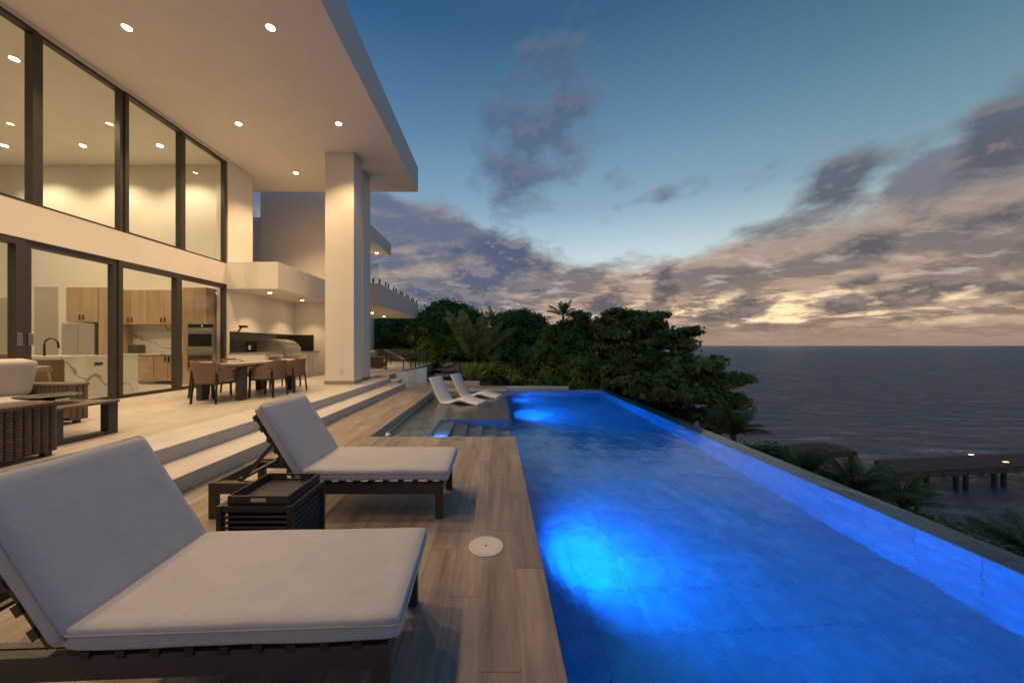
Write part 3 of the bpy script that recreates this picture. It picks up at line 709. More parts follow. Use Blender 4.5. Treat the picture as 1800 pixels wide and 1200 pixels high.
# ================================================================== FURNITURE
# ---- sun loungers
def make_lounger(label, loc, rz, seed):
    r = thing('sun_lounger', label, 'sun lounger', loc, rz, 'cushioned sun loungers on the deck')
    L, Wd = 2.03, .66
    part('side_rail', MB().box(-L,0,0,.04,.215,.312), metal_dark, r, bevel=.004)
    part('side_rail', MB().box(-L,0,Wd-.04,Wd,.215,.312), metal_dark, r, bevel=.004)
    part('end_rail', MB().box(-.045,-.002,.041,Wd-.041,.222,.312), metal_dark, r, bevel=.004)
    part('end_rail', MB().box(-L+.002,-L+.045,.041,Wd-.041,.222,.312), metal_dark, r, bevel=.004)
    for x in (-.068, -L): 
        for y in (0, Wd-.05): part('leg', MB().box(x,x+.068,y+.001,y+.049,0,.2145), metal_dark, r, bevel=.004)
    for i in range(9):
        x = -.10-i*.128; part('slat', MB().box(x-.036,x,-.006,Wd+.006,.300,.333), metal_black, r, bevel=.002)
    me = cushion(1.27, .69, .096, .010, seed, 22, .028); me.transform(Matrix.Translation((-.585, Wd/2, .334)))
    sc = link('seat_cushion', me, fabric, r)
    def loop(w_, d_, z_):
        c_ = .03; w2, d2 = w_/2+.0015, d_/2+.0015
        P_ = [(sx*(w2-c_)+c_*math.cos(R(q)), sy*(d2-c_)+c_*math.sin(R(q)), z_) for sx, sy, q0 in ((1,1,0),(-1,1,90),(-1,-1,180),(1,-1,270)) for q in range(q0, q0+91, 30)]
        return MB().tube(P_+[P_[0]], .0035, 6)
    me = loop(1.27,.69,.068).mesh('piping', smooth=True); me.transform(Matrix.Translation((-.585, Wd/2, .334))); link('piping', me, piping_m, sc)
    u = Vector((-.53,0,.848)); nb = Vector((-.848,0,-.53))
    hinge = Vector((-1.195,0,.415))
    M = Matrix(((u.x,0,-nb.x,0),(0,1,0,0),(u.z,0,-nb.z,0),(0,0,0,1)))
    me = cushion(.72, .69, .092, .010, seed+3, 18, .028)
    me.transform(Matrix.Translation(hinge+u*.325+nb*.095+Vector((0,Wd/2,0))) @ M); bc = link('back_cushion', me, fabric, r)
    me = loop(.72,.69,.070).mesh('piping', smooth=True); me.transform(Matrix.Translation(hinge+u*.325+nb*.095+Vector((0,Wd/2,0))) @ M); link('piping', me, piping_m, bc)
    o0 = hinge+nb*.118
    for y in (.03, Wd-.03):
        a = o0+u*-.02+Vector((0,y,0)); part('back_rail', MB().bar(a, a+u*.66, .035, .032, (0,1,0)), metal_dark, r)
    for i in range(6):
        a = o0+u*(.06+i*.11)+nb*.004; part('back_slat', MB().bar(a+Vector((0,-.005,0)), a+Vector((0,Wd+.005,0)), .045, .030, nb), metal_dark, r)
    for y in (.10, Wd-.10):
        a = o0+u*.36+nb*.03+Vector((0,y,0)); part('prop_stay', MB().bar(a, Vector((-1.80,y,.31)), .03, .02, (0,1,0)), metal_dark, r)
    part('prop_bar', MB().bar(Vector((-1.80,.06,.318)), Vector((-1.80,Wd-.06,.318)), .035, .02), metal_dark, r)
    for y in (.06, Wd-.09): part('ratchet_rail', MB().box(-1.98,-1.28,y,y+.03,.262,.300), metal_dark, r)
    return r
make_lounger('grey cushioned black framed sun lounger closest to the camera', (-.43,1.355,0), R(2.4), 1)
make_lounger('grey cushioned black framed sun lounger on the deck beyond the slatted side table', (-.46,2.95,0), 0, 5)

# ---- slatted side table and tray
t = thing('side_table', 'black slatted box side table between the two deck loungers', 'side table', (-1.59, 2.46, 0))
for sx in (-1,1):
    for sy in (-1,1): part('corner_post', MB().box(sx*.25,sx*.215,sy*.22,sy*.185,0,.445), metal_dark, t, bevel=.003)
for i in range(10):
    z = .045+i*.036
    for sy in (-1,1):
        part('slat', MB().bar((-.213,sy*.203,z),(.213,sy*.203,z),.026,.010,(0,-sy*.5,.86)), metal_dark, t)
    for sx in (-1,1):
        part('slat', MB().bar((sx*.232,-.183,z),(sx*.232,.183,z),.026,.010,(sx*.5,0,.86)), metal_dark, t)
part('table_top', MB().box(-.215,.215,-.185,.185,.425,.440), tray_m, t)
for sy in (-1,1): part('top_rail', MB().box(-.214,.214,sy*.216,sy*.186,.405,.446), metal_dark, t)
for sx in (-1,1): part('top_rail', MB().box(sx*.247,sx*.216,-.184,.184,.405,.446), metal_dark, t)
part('inner_panel', MB().box(-.205,.205,-.175,.175,.02,.42), metal_black, t)
tr = thing('serving_tray', 'dark rectangular tray with cut out handles on the slatted side table', 'tray', (-1.575, 2.46, .446))
part('tray_base', MB().box(-.19,.19,-.205,.205,0,.008), tray_m, tr)
for sx in (-1,1): part('side_wall', MB().box(sx*.20,sx*.19,-.205,.205,0,.06), metal_dark, tr, bevel=.002)
for sy in (-1,1):
    m_ = MB(); y0, y1 = sy*.205, sy*.193
    for (a,b,c,d) in ((-.189,-.055,.0,.06),(.055,.189,0,.06),(-.055,.055,0,.022),(-.055,.055,.046,.06)): m_.box(a,b,y0,y1,c,d)
    part('end_wall', m_, metal_dark, tr)

# ---- skimmer lid
t = thing('skimmer_lid', 'round white plastic skimmer lid set in the deck planks', 'lid', (-.075, 2.55, .0))
part('ring', MB().lathe([(.128,.0),(.128,.006),(.112,.008),(.110,.004)], 48), lid_m, t, smooth=True)
part('cover', MB().lathe([(0,.0075),(.03,.008),(.05,.0074),(.07,.0082),(.088,.0074),(.109,.0085),(.109,.001)], 48), lid_m, t, smooth=True)
part('finger_hole', MB().lathe([(0,.0092),(.008,.0090)], 12), metal_black, t)
o = link('pool_float', MB().lathe([(0,0),(.035,0),(.045,.02),(.03,.05),(.012,.06),(.010,.085),(0,.09)], 16).mesh('pool_float', smooth=True), resin); o.location = (-1.84,5.80,-.045)
tag(o, 'small white chlorine float bobbing in the near corner of the sun shelf', 'float')

# ---- in-pool loungers
def catmull(P, n=6):
    out = []
    for i in range(len(P)-1):
        p0, p1, p2, p3 = P[max(i-1,0)], P[i], P[i+1], P[min(i+2,len(P)-1)]
        for k in range(n):
            t_ = k/n; out.append(tuple(.5*((2*b)+(c-a)*t_+(2*a-5*b+4*c-d)*t_**2+(-a+3*b-3*c+d)*t_**3) for a,b,c,d in zip(p0,p1,p2,p3)))
    out.append(P[-1]); return out
def pool_lounger(label, loc, rz=0):
    r = thing('ledge_lounger', label, 'pool lounger', loc, rz, 'white moulded loungers on the sun shelf')
    pr = catmull([(0,.19),(-.22,.215),(-.45,.275),(-.62,.275),(-.80,.20),(-.97,.145),(-1.08,.17),(-1.20,.36),(-1.33,.62),(-1.42,.80)])
    th = .085; lower = []
    for i, p in enumerate(pr):
        a, b = pr[max(i-1,0)], pr[min(i+1,len(pr)-1)]; dx, dz = b[0]-a[0], b[1]-a[1]; l = math.hypot(dx,dz)
        lower.append((p[0]-(-dz)/l*-th*1., p[1]-abs(dx)/l*th) if True else p)
    bm = bmesh.new(); rows = []
    Wd = .62
    for i, (p, q) in enumerate(zip(pr, lower)):
        q = (p[0]+(-th*(1 if p[1] > .3 and i > 40 else .0)), q[1]) if False else q
        row = []
        for y, s_ in ((0,.5),(.03,1),(Wd-.03,1),(Wd,.5)):
            mid = ((p[0]+q[0])/2, (p[1]+q[1])/2)
            row.append((bm.verts.new((mid[0]+(p[0]-mid[0])*s_, y, mid[1]+(p[1]-mid[1])*s_)), bm.verts.new((mid[0]+(q[0]-mid[0])*s_, y, mid[1]+(q[1]-mid[1])*s_))))
        rows.append(row)
    for i in range(len(rows)-1):
        A, B = rows[i], rows[i+1]
        for k in range(3):
            bm.faces.new((A[k][0],A[k+1][0],B[k+1][0],B[k][0])); bm.faces.new((A[k][1],B[k][1],B[k+1][1],A[k+1][1]))
        bm.faces.new((A[0][0],B[0][0],B[0][1],A[0][1])); bm.faces.new((A[3][0],A[3][1],B[3][1],B[3][0]))
    for E, rev in ((rows[0],0),(rows[-1],1)):
        for k in range(3): bm.faces.new((E[k][0],E[k][1],E[k+1][1],E[k+1][0]))
    bmesh.ops.recalc_face_normals(bm, faces=bm.faces)
    me = bpy.data.meshes.new('seat_shell'); bm.to_mesh(me); bm.free(); me.polygons.foreach_set('use_smooth', [True]*len(me.polygons))
    link('seat_shell', me, resin, r)
    part('foot_block', MB().box(-1.10,-.86,.08,Wd-.08,-.084,.08), resin, r, bevel=.01)
    part('foot_block', MB().box(-.20,-.02,.08,Wd-.08,-.084,.115), resin, r, bevel=.01)
    return r
pool_lounger('white moulded pool lounger nearer the camera on the sun shelf', (-.46, 8.72, -.165), R(-22))
pool_lounger('white moulded pool lounger further back on the sun shelf', (.02, 9.86, -.165), R(-18))

# ---- rattan lounge furniture
rib_me = {}
def rib(h, parent, x, y, z, m):
    k = (round(h,3), m.name)
    if k not in rib_me:
        mb = MB(); mb.tube([(0,0,0),(0,0,h*.5),(0,0,h)], .034, 8); me = mb.mesh('rib', smooth=True); me.materials.append(m); rib_me[k] = me
    o = link('rib', rib_me[k], None, parent); o.location = (x,y,z)
def ribbed_box(parent, x0, x1, y0, y1, z0, z1, m, sides='xXyY', top=True):
    part('woven_panel', MB().box(x0+.02,x1-.02,y0+.02,y1-.02,z0,z1-.02), m, parent)
    sp = .066
    def run(a, b): n = max(1, round((b-a)/sp)); return [a+(b-a)*(i+.5)/n for i in range(n)]
    if 'X' in sides: [rib(z1-z0-.02, parent, x1-.03, y, z0, m) for y in run(y0,y1)]
    if 'x' in sides: [rib(z1-z0-.02, parent, x0+.03, y, z0, m) for y in run(y0,y1)]
    if 'Y' in sides: [rib(z1-z0-.02, parent, x, y1-.03, z0, m) for x in run(x0,x1)]
    if 'y' in sides: [rib(z1-z0-.02, parent, x, y0+.03, z0, m) for x in run(x0,x1)]
    if top: part('woven_rim', MB().box(x0-.012,x1+.012,y0-.012,y1+.012,z1-.03,z1+.015), m, parent, bevel=.02, seg=3, smooth=True)
s = thing('armchair', 'dark woven rattan armchair at the left edge with pale seat pad', 'armchair', (-5.10, 3.12, TZ))
ribbed_box(s, .26,.46,-.55,.50, .05,.55, rattan_d, 'xXyY')
ribbed_box(s, -.46,-.26,-.55,.50, .05,.55, rattan_d, 'xXyY')
ribbed_box(s, -.258,.258,-.55,-.36, .05,.66, rattan_d, 'yY')
part('seat_base', MB().box(-.255,.255,-.358,.48,.10,.30), rattan_d, s)
me = cushion(.50,.80,.16,.015,2); me.transform(Matrix.Translation((0,.06,.30))); link('seat_cushion', me, fabric2, s)
for x in (-.4,.4):
    for y in (-.5,.44): part('foot', MB().box(x-.03,x+.03,y-.03,y+.03,0,.048), metal_dark, s)
rattan_s = rattan_mat('rattan_sofa', (.075,.052,.038), (.22,.155,.115))
s = thing('sofa', 'brown rattan sofa with plump pale cushions against the glass wall', 'sofa', (-6.65, 3.9, TZ))
ribbed_box(s, -.45,.45,1.08,1.30,.05,.58, rattan_s, 'xXyY')
ribbed_box(s, -.45,.45,-1.30,-1.08,.05,.58, rattan_s, 'xXyY')
ribbed_box(s, -.45,-.27,-1.078,1.078,.05,.60, rattan_s, 'xX')
part('seat_base', MB().box(-.268,.44,-1.076,1.076,.10,.27), rattan_s, s)
for i in range(2):
    me = cushion(.74,1.06,.17,.02,i+4); me.transform(Matrix.Translation((.10,-.535+i*1.07,.27))); link('seat_cushion', me, fabric2, s)
    me = cushion(.50,1.02,.22,.025,i+7,rnd=.05); me.transform(Matrix.Translation((-.10,-.535+i*1.07,.46)) @ Matrix.Rotation(R(-78),4,'Y') @ Matrix.Translation((.24,0,-.05))); link('back_cushion', me, fabric2, s)
for x in (-.4,.38):
    for y in (-1.2,1.2): part('foot', MB().box(x-.03,x+.03,y-.03,y+.03,0,.048), metal_dark, s)
t = thing('coffee_table', 'dark metal coffee table with open end frame in front of the rattan sofa', 'coffee table', (-5.5, 4.18, TZ))
part('table_top', MB().box(-.52,.50,-.34,.36,.405,.435), tablem, t, bevel=.004)
for x in (-.46,.42):
    part('end_leg', MB().box(x-.04,x+.07,-.335,-.225,.05,.404), metal_dark, t, bevel=.004)
    part('end_leg', MB().box(x-.04,x+.07,.235,.345,.05,.404), metal_dark, t, bevel=.004)
    part('foot_bar', MB().box(x-.04,x+.07,-.335,.345,0,.049), metal_dark, t, bevel=.004)
b = thing('fire_bowl', 'shallow black bowl on a small pedestal standing on the coffee table', 'bowl', (-5.50, 4.20, TZ+.437))
part('bowl', MB().lathe([(0,.055),(.15,.060),(.25,.085),(.275,.10),(.268,.106),(.15,.078),(0,.07)], 40), mat('bowl_black', (.012,.012,.014), .3), b, smooth=True)
part('pedestal', MB().lathe([(0,0),(.075,0),(.07,.01),(.045,.02),(.05,.056)], 24), metal_black, b, smooth=True)

# ---- dining set
t = thing('dining_table', 'dark wood outdoor dining table with thick block legs under the canopy', 'dining table', (-5.78, 8.1, TZ))
part('table_top', MB().box(-.50,.50,-1.05,1.05,.705,.75), tablem, t, bevel=.008)
for x in (-.42,.40):
    for y in (-.90,.86): part('leg', MB().box(x-.05,x+.07,y-.09,y+.09,0,.704), metal_dark, t, bevel=.004)
part('runner', MB().box(-.2,.2,-.8,.8,.752,.762), fabric2, t)
def make_chair(label, loc, rz):
    r = thing('dining_chair', label, 'chair', loc, rz, 'woven dining chairs round the outdoor table')
    path = []; 
    for p in [(-.27,.50),(-.285,.30),(-.275,.10),(-.21,.01),(-.10,-.025),(0,-.03),(.10,-.025),(.21,.01),(.275,.10),(.285,.30),(.27,.50)]: path.append(p)
    path = catmull(path, 9); N = len(path); bm = bmesh.new(); grid = []
    L = 0
    for i, p in enumerate(path):
        a, b_ = path[max(i-1,0)], path[min(i+1,N-1)]; tx, ty = b_[0]-a[0], b_[1]-a[1]; l = math.hypot(tx,ty) or 1
        nx, ny = ty/l, -tx/l
        fl = .007*math.sin(i*math.pi*.66)
        fr = max(0, min(1, (p[1]-.02)/.48)); zt = .82-.20*fr**.8; zb = .40+.10*fr
        col = []
        for s_ in (-1, 1):
            for zz in (zb, (zb+zt)/2, zt):
                k = .88+.12*(zz-.4)/.42
                col.append(bm.verts.new((p[0]*k+nx*(.011*s_+fl), p[1]*1.0+ny*(.011*s_+fl)-(.03 if p[1] < .05 else 0)*(zz-.4)/.42, zz)))
        grid.append(col)
    for i in range(N-1):
        A, B = grid[i], grid[i+1]
        for k in (0,1,3,4): bm.faces.new((A[k],B[k],B[k+1],A[k+1]))
        bm.faces.new((A[2],B[2],B[5],A[5])); bm.faces.new((A[0],A[3],B[3],B[0]))
    for G in (grid[0],grid[-1]):
        bm.faces.new((G[0],G[1],G[4],G[3])); bm.faces.new((G[1],G[2],G[5],G[4]))
    bmesh.ops.recalc_face_normals(bm, faces=bm.faces); me = bpy.data.meshes.new('woven_back'); bm.to_mesh(me); bm.free()
    link('woven_back', me, rattan, r)
    part('seat', MB().box(-.245,.245,.03,.53,.375,.405), metal_dark, r, bevel=.008)
    me = cushion(.46,.48,.08,.015,3,10,.025); me.transform(Matrix.Translation((0,.28,.405))); link('seat_cushion', me, fabric2, r)
    me = cushion(.42,.30,.10,.03,6,10,.04); me.transform(Matrix.Translation((0,.07,.50)) @ Matrix.Rotation(R(80),4,'X') @ Matrix.Translation((0,.13,-.05))); link('pillow', me, fabric2, r)
    for x in (-1,1):
        part('leg', MB().bar((x*.26,-.02,0),(x*.235,.03,.60),.03,.035), metal_black, r)
        part('leg', MB().bar((x*.26,.50,0),(x*.262,.48,.62),.03,.035), metal_black, r)
        part('arm_rail', MB().bar((x*.262,.49,.625),(x*.25,.05,.66),.035,.02), metal_black, r)
    return r
ch = make_chair('woven dining chair with its back to the camera at the near end of the table', (-5.73,6.70,TZ), R(-3))
dup(ch, 'woven dining chair on the pool side of the table, nearer the camera', (-4.92,7.76,TZ), R(90))
dup(ch, 'woven dining chair on the pool side of the table, next to the big column', (-4.90,8.52,TZ), R(88))
dup(ch, 'woven dining chair on the glass wall side of the table, nearer the camera', (-6.68,7.70,TZ), R(-90))
dup(ch, 'woven dining chair on the glass wall side of the table, nearer the barbecue', (-6.68,8.55,TZ), R(-88))
dup(ch, 'woven dining chair facing the camera at the far end of the table', (-5.78,9.62,TZ), R(180))

# ---- barbecue kitchen
k = thing('outdoor_kitchen', 'white outdoor kitchen counter with black granite splashback', 'kitchen counter', (-7.6,12.1,TZ))
part('cabinet', MB().box(HX+.003,-7.08,10.46,11.35,TZ,1.225), paint, k, world=True)
part('cabinet', MB().box(HX+.003,-7.08,12.30,13.6,TZ,1.225), paint, k, world=True)
part('cabinet', MB().box(HX+.003,-7.10,11.351,12.299,TZ,1.02), paint, k, world=True)
part('countertop', MB().box(HX+.003,-7.04,10.45,11.36,1.226,1.27), stone_top, k, world=True)
part('countertop', MB().box(HX+.003,-7.04,12.29,13.62,1.226,1.27), stone_top, k, world=True)
part('splashback', MB().box(HX+.003,HX+.03,10.50,13.86,1.271,1.93), granite, k, world=True)
part('splashback', MB().box(HX+.031,-7.42,13.862,13.896,1.271,1.93), granite, k, world=True)
part('cabinet_door', MB().box(-7.079,-7.062,12.85,13.25,TZ+.08,1.14), steel, k, world=True, bevel=.004)
part('drawer_front', MB().box(-7.079,-7.062,10.6,11.2,.80,1.14), steel, k, world=True, bevel=.004)
part('outlet', MB().box(HX+.031,HX+.042,11.25,11.36,1.36,1.50), plate, k, world=True)
gr = thing('gas_grill', 'stainless steel gas grill with domed hood set in the outdoor kitchen counter', 'grill', (-7.47,11.83,1.06))
part('body', MB().box(-.55,.46,-.46,.46,0,.24), steel, gr, bevel=.01)
hood = [(-.50,.245)]+[(-.06+.50*math.cos(a)*(-1), .245+.34*math.sin(a)) for a in [R(q) for q in range(20,181,16)]]
hood = [(.45,.245),(.44,.34),(.39,.45),(.29,.55),(.14,.62),(-.08,.655),(-.32,.64),(-.50,.58),(-.52,.245)]
part('hood', MB().prism(hood, -.45, .45), steel, gr, bevel=.01)
part('hood_handle', MB().tube([(.50,-.38,.35),(.50,.38,.35)], .018, 10), steel, gr)
part('control_panel', MB().box(.461,.50,-.45,.45,.02,.20), steel, gr, bevel=.006)
for i in range(5): 
    me = MB().lathe([(0,.04),(.03,.04),(.034,0)], 14).mesh('knob', smooth=True); me.transform(Matrix.Translation((.50,-.34+i*.17,.11)) @ Matrix.Rotation(R(90),4,'Y')); link('knob', me, steel, gr)
me = MB().lathe([(.032,0),(.032,.012),(0,.014)], 18).mesh('thermometer'); me.transform(Matrix.Translation((.405,0,.40)) @ Matrix.Rotation(R(62),4,'Y')); link('thermometer', me, plate, gr)
o = link('paper_roll', MB().lathe([(.03,-.12),(.075,-.12),(.075,.12),(.03,.12)], 20).mesh('paper_roll', smooth=True), fabric2); o.location = (-7.75,12.62,1.39)
tag(o, 'white paper roll standing behind the right side of the grill', 'paper roll')

# ---- interior kitchen
KF = 10.1
def cab(name, label, x0, x1, y0, y1, z0, z1, doors, rows=1, handle='low', catg='cabinet', grp=None):
    r = thing(name, label, catg, ((x0+x1)/2, (y0+y1)/2, z0), 0, grp)
    part('carcass', MB().box(x0,x1,y0+.021,y1,z0,z1), cabm, r, world=True)
    w = (x1-x0)/doors; h = (z1-z0)/rows
    for i in range(doors):
        for j in range(rows):
            a, b_ = x0+i*w+.004, x0+(i+1)*w-.004; c, d = z0+j*h+.004, z0+(j+1)*h-.004
            dd = part('door' if rows < 3 else 'drawer', MB().box(a,b_,y0,y0+.02,c,d), cabm, r, world=True, bevel=.003)
            if rows < 3:
                hx = b_-.05 if i % 2 == 0 else a+.05; zz = c+.06 if handle == 'low' else d-.20
                part('handle', MB().box(hx-.007,hx+.007,y0-.03,y0-.001,zz,zz+.15), metal_black, dd, world=True)
    return r
fx = lambda px, Yd: (px-872)/600*Yd
f = thing('refrigerator', 'stainless steel double door refrigerator in the kitchen behind the glass', 'refrigerator', (-12.35,10.4,TZ))
a, b_ = fx(108,KF-.02), fx(166,KF-.02)
part('body', MB().box(a,b_,KF+.04,10.78,TZ,2.14), mat('fridge_side', (.10,.10,.10), .4), f, world=True)
part('door', MB().box(a,(a+b_)/2-.004,KF-.02,KF+.038,TZ+.05,2.14), steel, f, world=True, bevel=.006)
part('door', MB().box((a+b_)/2+.004,b_,KF-.02,KF+.038,TZ+.05,2.14), steel, f, world=True, bevel=.006)
for q in (-.05,.05): part('handle', MB().bar(((a+b_)/2+q,KF-.06,1.2),((a+b_)/2+q,KF-.06,1.9),.02,.02), steel, f, world=True)
cab('wall_cabinet', 'oak wall cabinet with two doors above the refrigerator', fx(116,KF), fx(172,KF), KF, 10.78, 2.19, 3.22, 2)
cab('tall_cabinet', 'tall oak pantry side panel between refrigerator and counter', fx(173,KF), fx(190,KF), KF, 10.78, TZ, 3.22, 1)
cab('wall_cabinet', 'row of oak wall cabinets above the marble splashback', fx(200,10.45), fx(316,10.45), 10.45, 10.78, 2.14, 3.20, 4)
cab('tall_cabinet', 'tall oak oven housing beside the end of the glass wall', fx(320,KF), HX-.40+.01, KF+.01, 10.78, TZ, 3.22, 2)
ov = thing('wall_oven', 'stacked stainless double wall oven in the oak housing', 'oven', (-8.95,KF,TZ+.2))
a, b_ = fx(330,KF-.02), fx(377,KF-.02)
part('casing', MB().box(a,b_,KF-.035,KF+.008,.72,2.16), steel, ov, world=True, bevel=.004)
part('control_panel', MB().box(a+.03,b_-.03,KF-.042,KF-.036,2.03,2.12), blackglass, ov, world=True)
part('display', MB().box((a+b_)/2+.03,(a+b_)/2+.06,KF-.044,KF-.043,2.06,2.09), led_m, ov, world=True)
for z0 in (1.42,.80):
    d = part('door', MB().box(a+.01,b_-.01,KF-.06,KF-.043,z0-.02,z0+.55), steel, ov, world=True, bevel=.004)
    part('pane', MB().box(a+.05,b_-.05,KF-.064,KF-.061,z0+.05,z0+.42), blackglass, d, world=True)
    part('handle', MB().bar((a+.06,KF-.11,z0+.49),(b_-.06,KF-.11,z0+.49),.02,.02), steel, d, world=True)
cab('base_cabinet', 'oak base drawers under the kitchen counter', fx(232,KF), fx(270,KF), KF, 10.78, TZ+.1, 1.22, 1, 4)
cab('base_cabinet', 'oak base cupboard doors next to the wall ovens', fx(270.5,KF), fx(318,KF), KF, 10.78, TZ+.1, 1.22, 2, 1, 'high')
o = link('kitchen_counter', MB().box(fx(192,KF),fx(319,KF),KF-.03,10.78,1.222,1.262).mesh('kitchen_counter'), marble); tag(o, 'pale marble kitchen counter on the oak base cabinets', 'counter')
o = link('splashback', MB().box(fx(192,KF)-.2,fx(330,KF),10.784,10.797,1.263,2.14).mesh('splashback'), marble); tag(o, 'veined marble splashback under the oak wall cabinets', 'splashback')
o = link('toaster', MB().box(0,.34,0,.22,0,.26).mesh('toaster', bevel=.03), metal_dark); o.location = (fx(224,10.3),10.3,1.263); tag(o, 'dark toaster on the kitchen counter in front of the marble', 'toaster')
isl = thing('kitchen_island', 'marble waterfall kitchen island with black faucet behind the sliding doors', 'kitchen island', (-10.4,7.95,TZ))
part('top', MB().box(-12.2,-9.04,7.2,8.62,1.20,1.26), marble, isl, world=True)
part('waterfall_end', MB().box(-9.10,-9.04,7.2,8.62,TZ,1.199), marble, isl, world=True)
part('base', MB().box(-12.1,-9.101,7.55,8.6,TZ,1.199), cabm, isl, world=True)
part('outlet', MB().box(-9.039,-9.03,7.68,7.84,1.05,1.12), metal_dark, isl, world=True)
fa = part('faucet', MB().tube([(fx(78,7.9),7.9,1.26)]+[(fx(78,7.9)+.16-.16*math.cos(R(q)),7.9,1.52+.14*math.sin(R(q))) for q in range(0,181,20)]+[(fx(78,7.9)+.33,7.9,1.44)], .02, 8), metal_black, isl, world=True)
def stool(label, x):
    r = thing('bar_stool', label, 'bar stool', (x,6.95,TZ), 0, 'woven bar stools at the marble island')
    part('seat', MB().box(-.24,.24,-.22,.22,.62,.66), stoolwood, r, bevel=.006)
    me = cushion(.46,.42,.06,.01,2,8,.02); me.transform(Matrix.Translation((0,0,.66))); link('seat_pad', me, fabric2, r)
    part('woven_back', MB().box(-.25,.25,-.26,-.22,.66,.98), rattan, r, bevel=.015)
    for a in (-1,1):
        for b2 in (-1,1): part('leg', MB().bar((a*.24,b2*.23,0),(a*.20,b2*.18,.62),.04,.04), stoolwood, r)
    part('foot_rail', MB().bar((-.22,.2,.22),(.22,.2,.22),.03,.03), stoolwood, r)
stool('woven bar stool at the island just right of the sliding door handles', -9.55)
stool('woven bar stool at the island left of the sliding door handles', -10.5)

# far terrace armchair
s = thing('armchair', 'red brown woven armchair with white cushion on the far terrace past the column', 'armchair', (-6.15, 17.6, TZ))
part('woven_frame', MB().box(-.42,.42,-.40,-.24,.05,.58), rug, s, bevel=.02); part('woven_frame', MB().box(-.42,.42,.24,.40,.05,.58), rug, s, bevel=.02)
part('woven_back', MB().box(-.42,-.28,-.238,.238,.05,.72), rug, s, bevel=.02)
me = cushion(.66,.46,.16,.02,3,8,.04); me.transform(Matrix.Translation((.08,0,.27))); link('seat_cushion', me, fabric2, s)
me = cushion(.44,.46,.16,.03,4,8,.05); me.transform(Matrix.Translation((-.20,0,.45)) @ Matrix.Rotation(R(-80),4,'Y') @ Matrix.Translation((.2,0,-.05))); link('back_cushion', me, fabric2, s)
part('seat_base', MB().box(-.27,.40,-.238,.238,.08,.27), rug, s)

# ================================================================== PIERS
def pier(name, label, cornersA, z, zt=.16, posts=(), group='piers'):
    a, b_, c, d = [Vector((p[0],p[1],z)) for p in cornersA]       # a->b far edge, d->c near edge
    r = thing(name, label, 'pier', (a.x,a.y,-5))
    L = (b_-a).length; n = int(L/.17); mb = MB()
    for i in range(n):
        t0, t1 = (i+.04)/n, (i+.96)/n; zz = random.uniform(-.006,.006)
        q = [a.lerp(b_,t0), a.lerp(b_,t1), d.lerp(c,t1), d.lerp(c,t0)]
        vs = [p+Vector((0,0,zz)) for p in q]+[p+Vector((0,0,zz-.05)) for p in q]
        mb.add(vs, [(0,1,2,3),(7,6,5,4),(0,4,5,1),(1,5,6,2),(2,6,7,3),(3,7,4,0)])
    pk = part('planking', mb, dockwood, r, world=True); pk['kind'] = 'stuff'
    for p, q in ((a,b_),(d,c)):
        w = Vector((0,0,-zt)); part('beam', MB().bar(p+w, q+w, .14, .2), dockwood, r, world=True)
    for t_ in posts:
        for p, q in ((a,b_),(d,c)):
            w = p.lerp(q, t_); jj = random.uniform(-.03,.03)
            part('piling', MB().tube([(w.x+jj,w.y,-6.5),(w.x,w.y,z-.1)], .085, 10), pile_m, r, world=True)
    return r
zp = -4.05
def on(px, py, z): Yd = 600*(1.5-z)/(py-607); return ((px-872)/600*Yd, Yd)
A = on(1540,808,zp); B_ = on(1990,787,zp); Cn = on(2020,806,zp); Dn = on(1560,831,zp)
p1 = pier('wooden_pier', 'long brown wooden pier on pilings reaching right over the water', (A, B_, Cn, Dn), zp, posts=(.03,.10,.135,.24,.275,.38,.415,.52,.66,.80,.94))
A = on(1290,787,zp); B_ = on(1450,777,zp); Cn = on(1505,792,zp); Dn = on(1300,806,zp)
pier('wooden_pier', 'short reddish wooden jetty platform just beyond the infinity edge', (A, B_, Cn, Dn), zp, posts=(.1,.5,.95))
for px, py, lb in ((1707,801,'small glowing lamp on the far side of the long pier'), (1768,814,'small glowing lamp on the near side of the long pier')):
    x, y = on(px, py, zp); l = thing('pier_lamp', lb, 'lamp', (x,y,zp), 0, 'pier lamps')
    part('housing', MB().box(-.12,.12,-.06,.06,.0,.05), metal_dark, l); part('lens', MB().box(-.10,.10,-.04,.04,.051,.085), lens_pier, l)

# ================================================================== VEGETATION
def leaves_mesh(name, pts, nrm, size, asp=1.6):
    n = len(pts); pts = np.asarray(pts); nrm = np.asarray(nrm)
    nrm = nrm/np.linalg.norm(nrm, axis=1, keepdims=True)
    r = rng.normal(size=(n,3)); u = np.cross(nrm, r); u /= np.linalg.norm(u, axis=1, keepdims=True)+1e-9; w = np.cross(nrm, u)
    s = (size*rng.uniform(.6,1.3,n))[:,None]
    v = np.empty((n,4,3)); v[:,0] = pts-u*s*asp*.5; v[:,1] = pts+w*s*.42+nrm*s*.08; v[:,2] = pts+u*s*asp*.5; v[:,3] = pts-w*s*.42+nrm*s*.08
    me = bpy.data.meshes.new(name); me.vertices.add(n*4); me.vertices.foreach_set('co', v.reshape(-1).astype(np.float32))
    me.loops.add(n*4); me.loops.foreach_set('vertex_index', np.arange(n*4, dtype=np.int32))
    me.polygons.add(n); me.polygons.foreach_set('loop_start', np.arange(0,n*4,4,dtype=np.int32)); me.polygons.foreach_set('loop_total', np.full(n,4,dtype=np.int32))
    me.update(calc_edges=True); return me
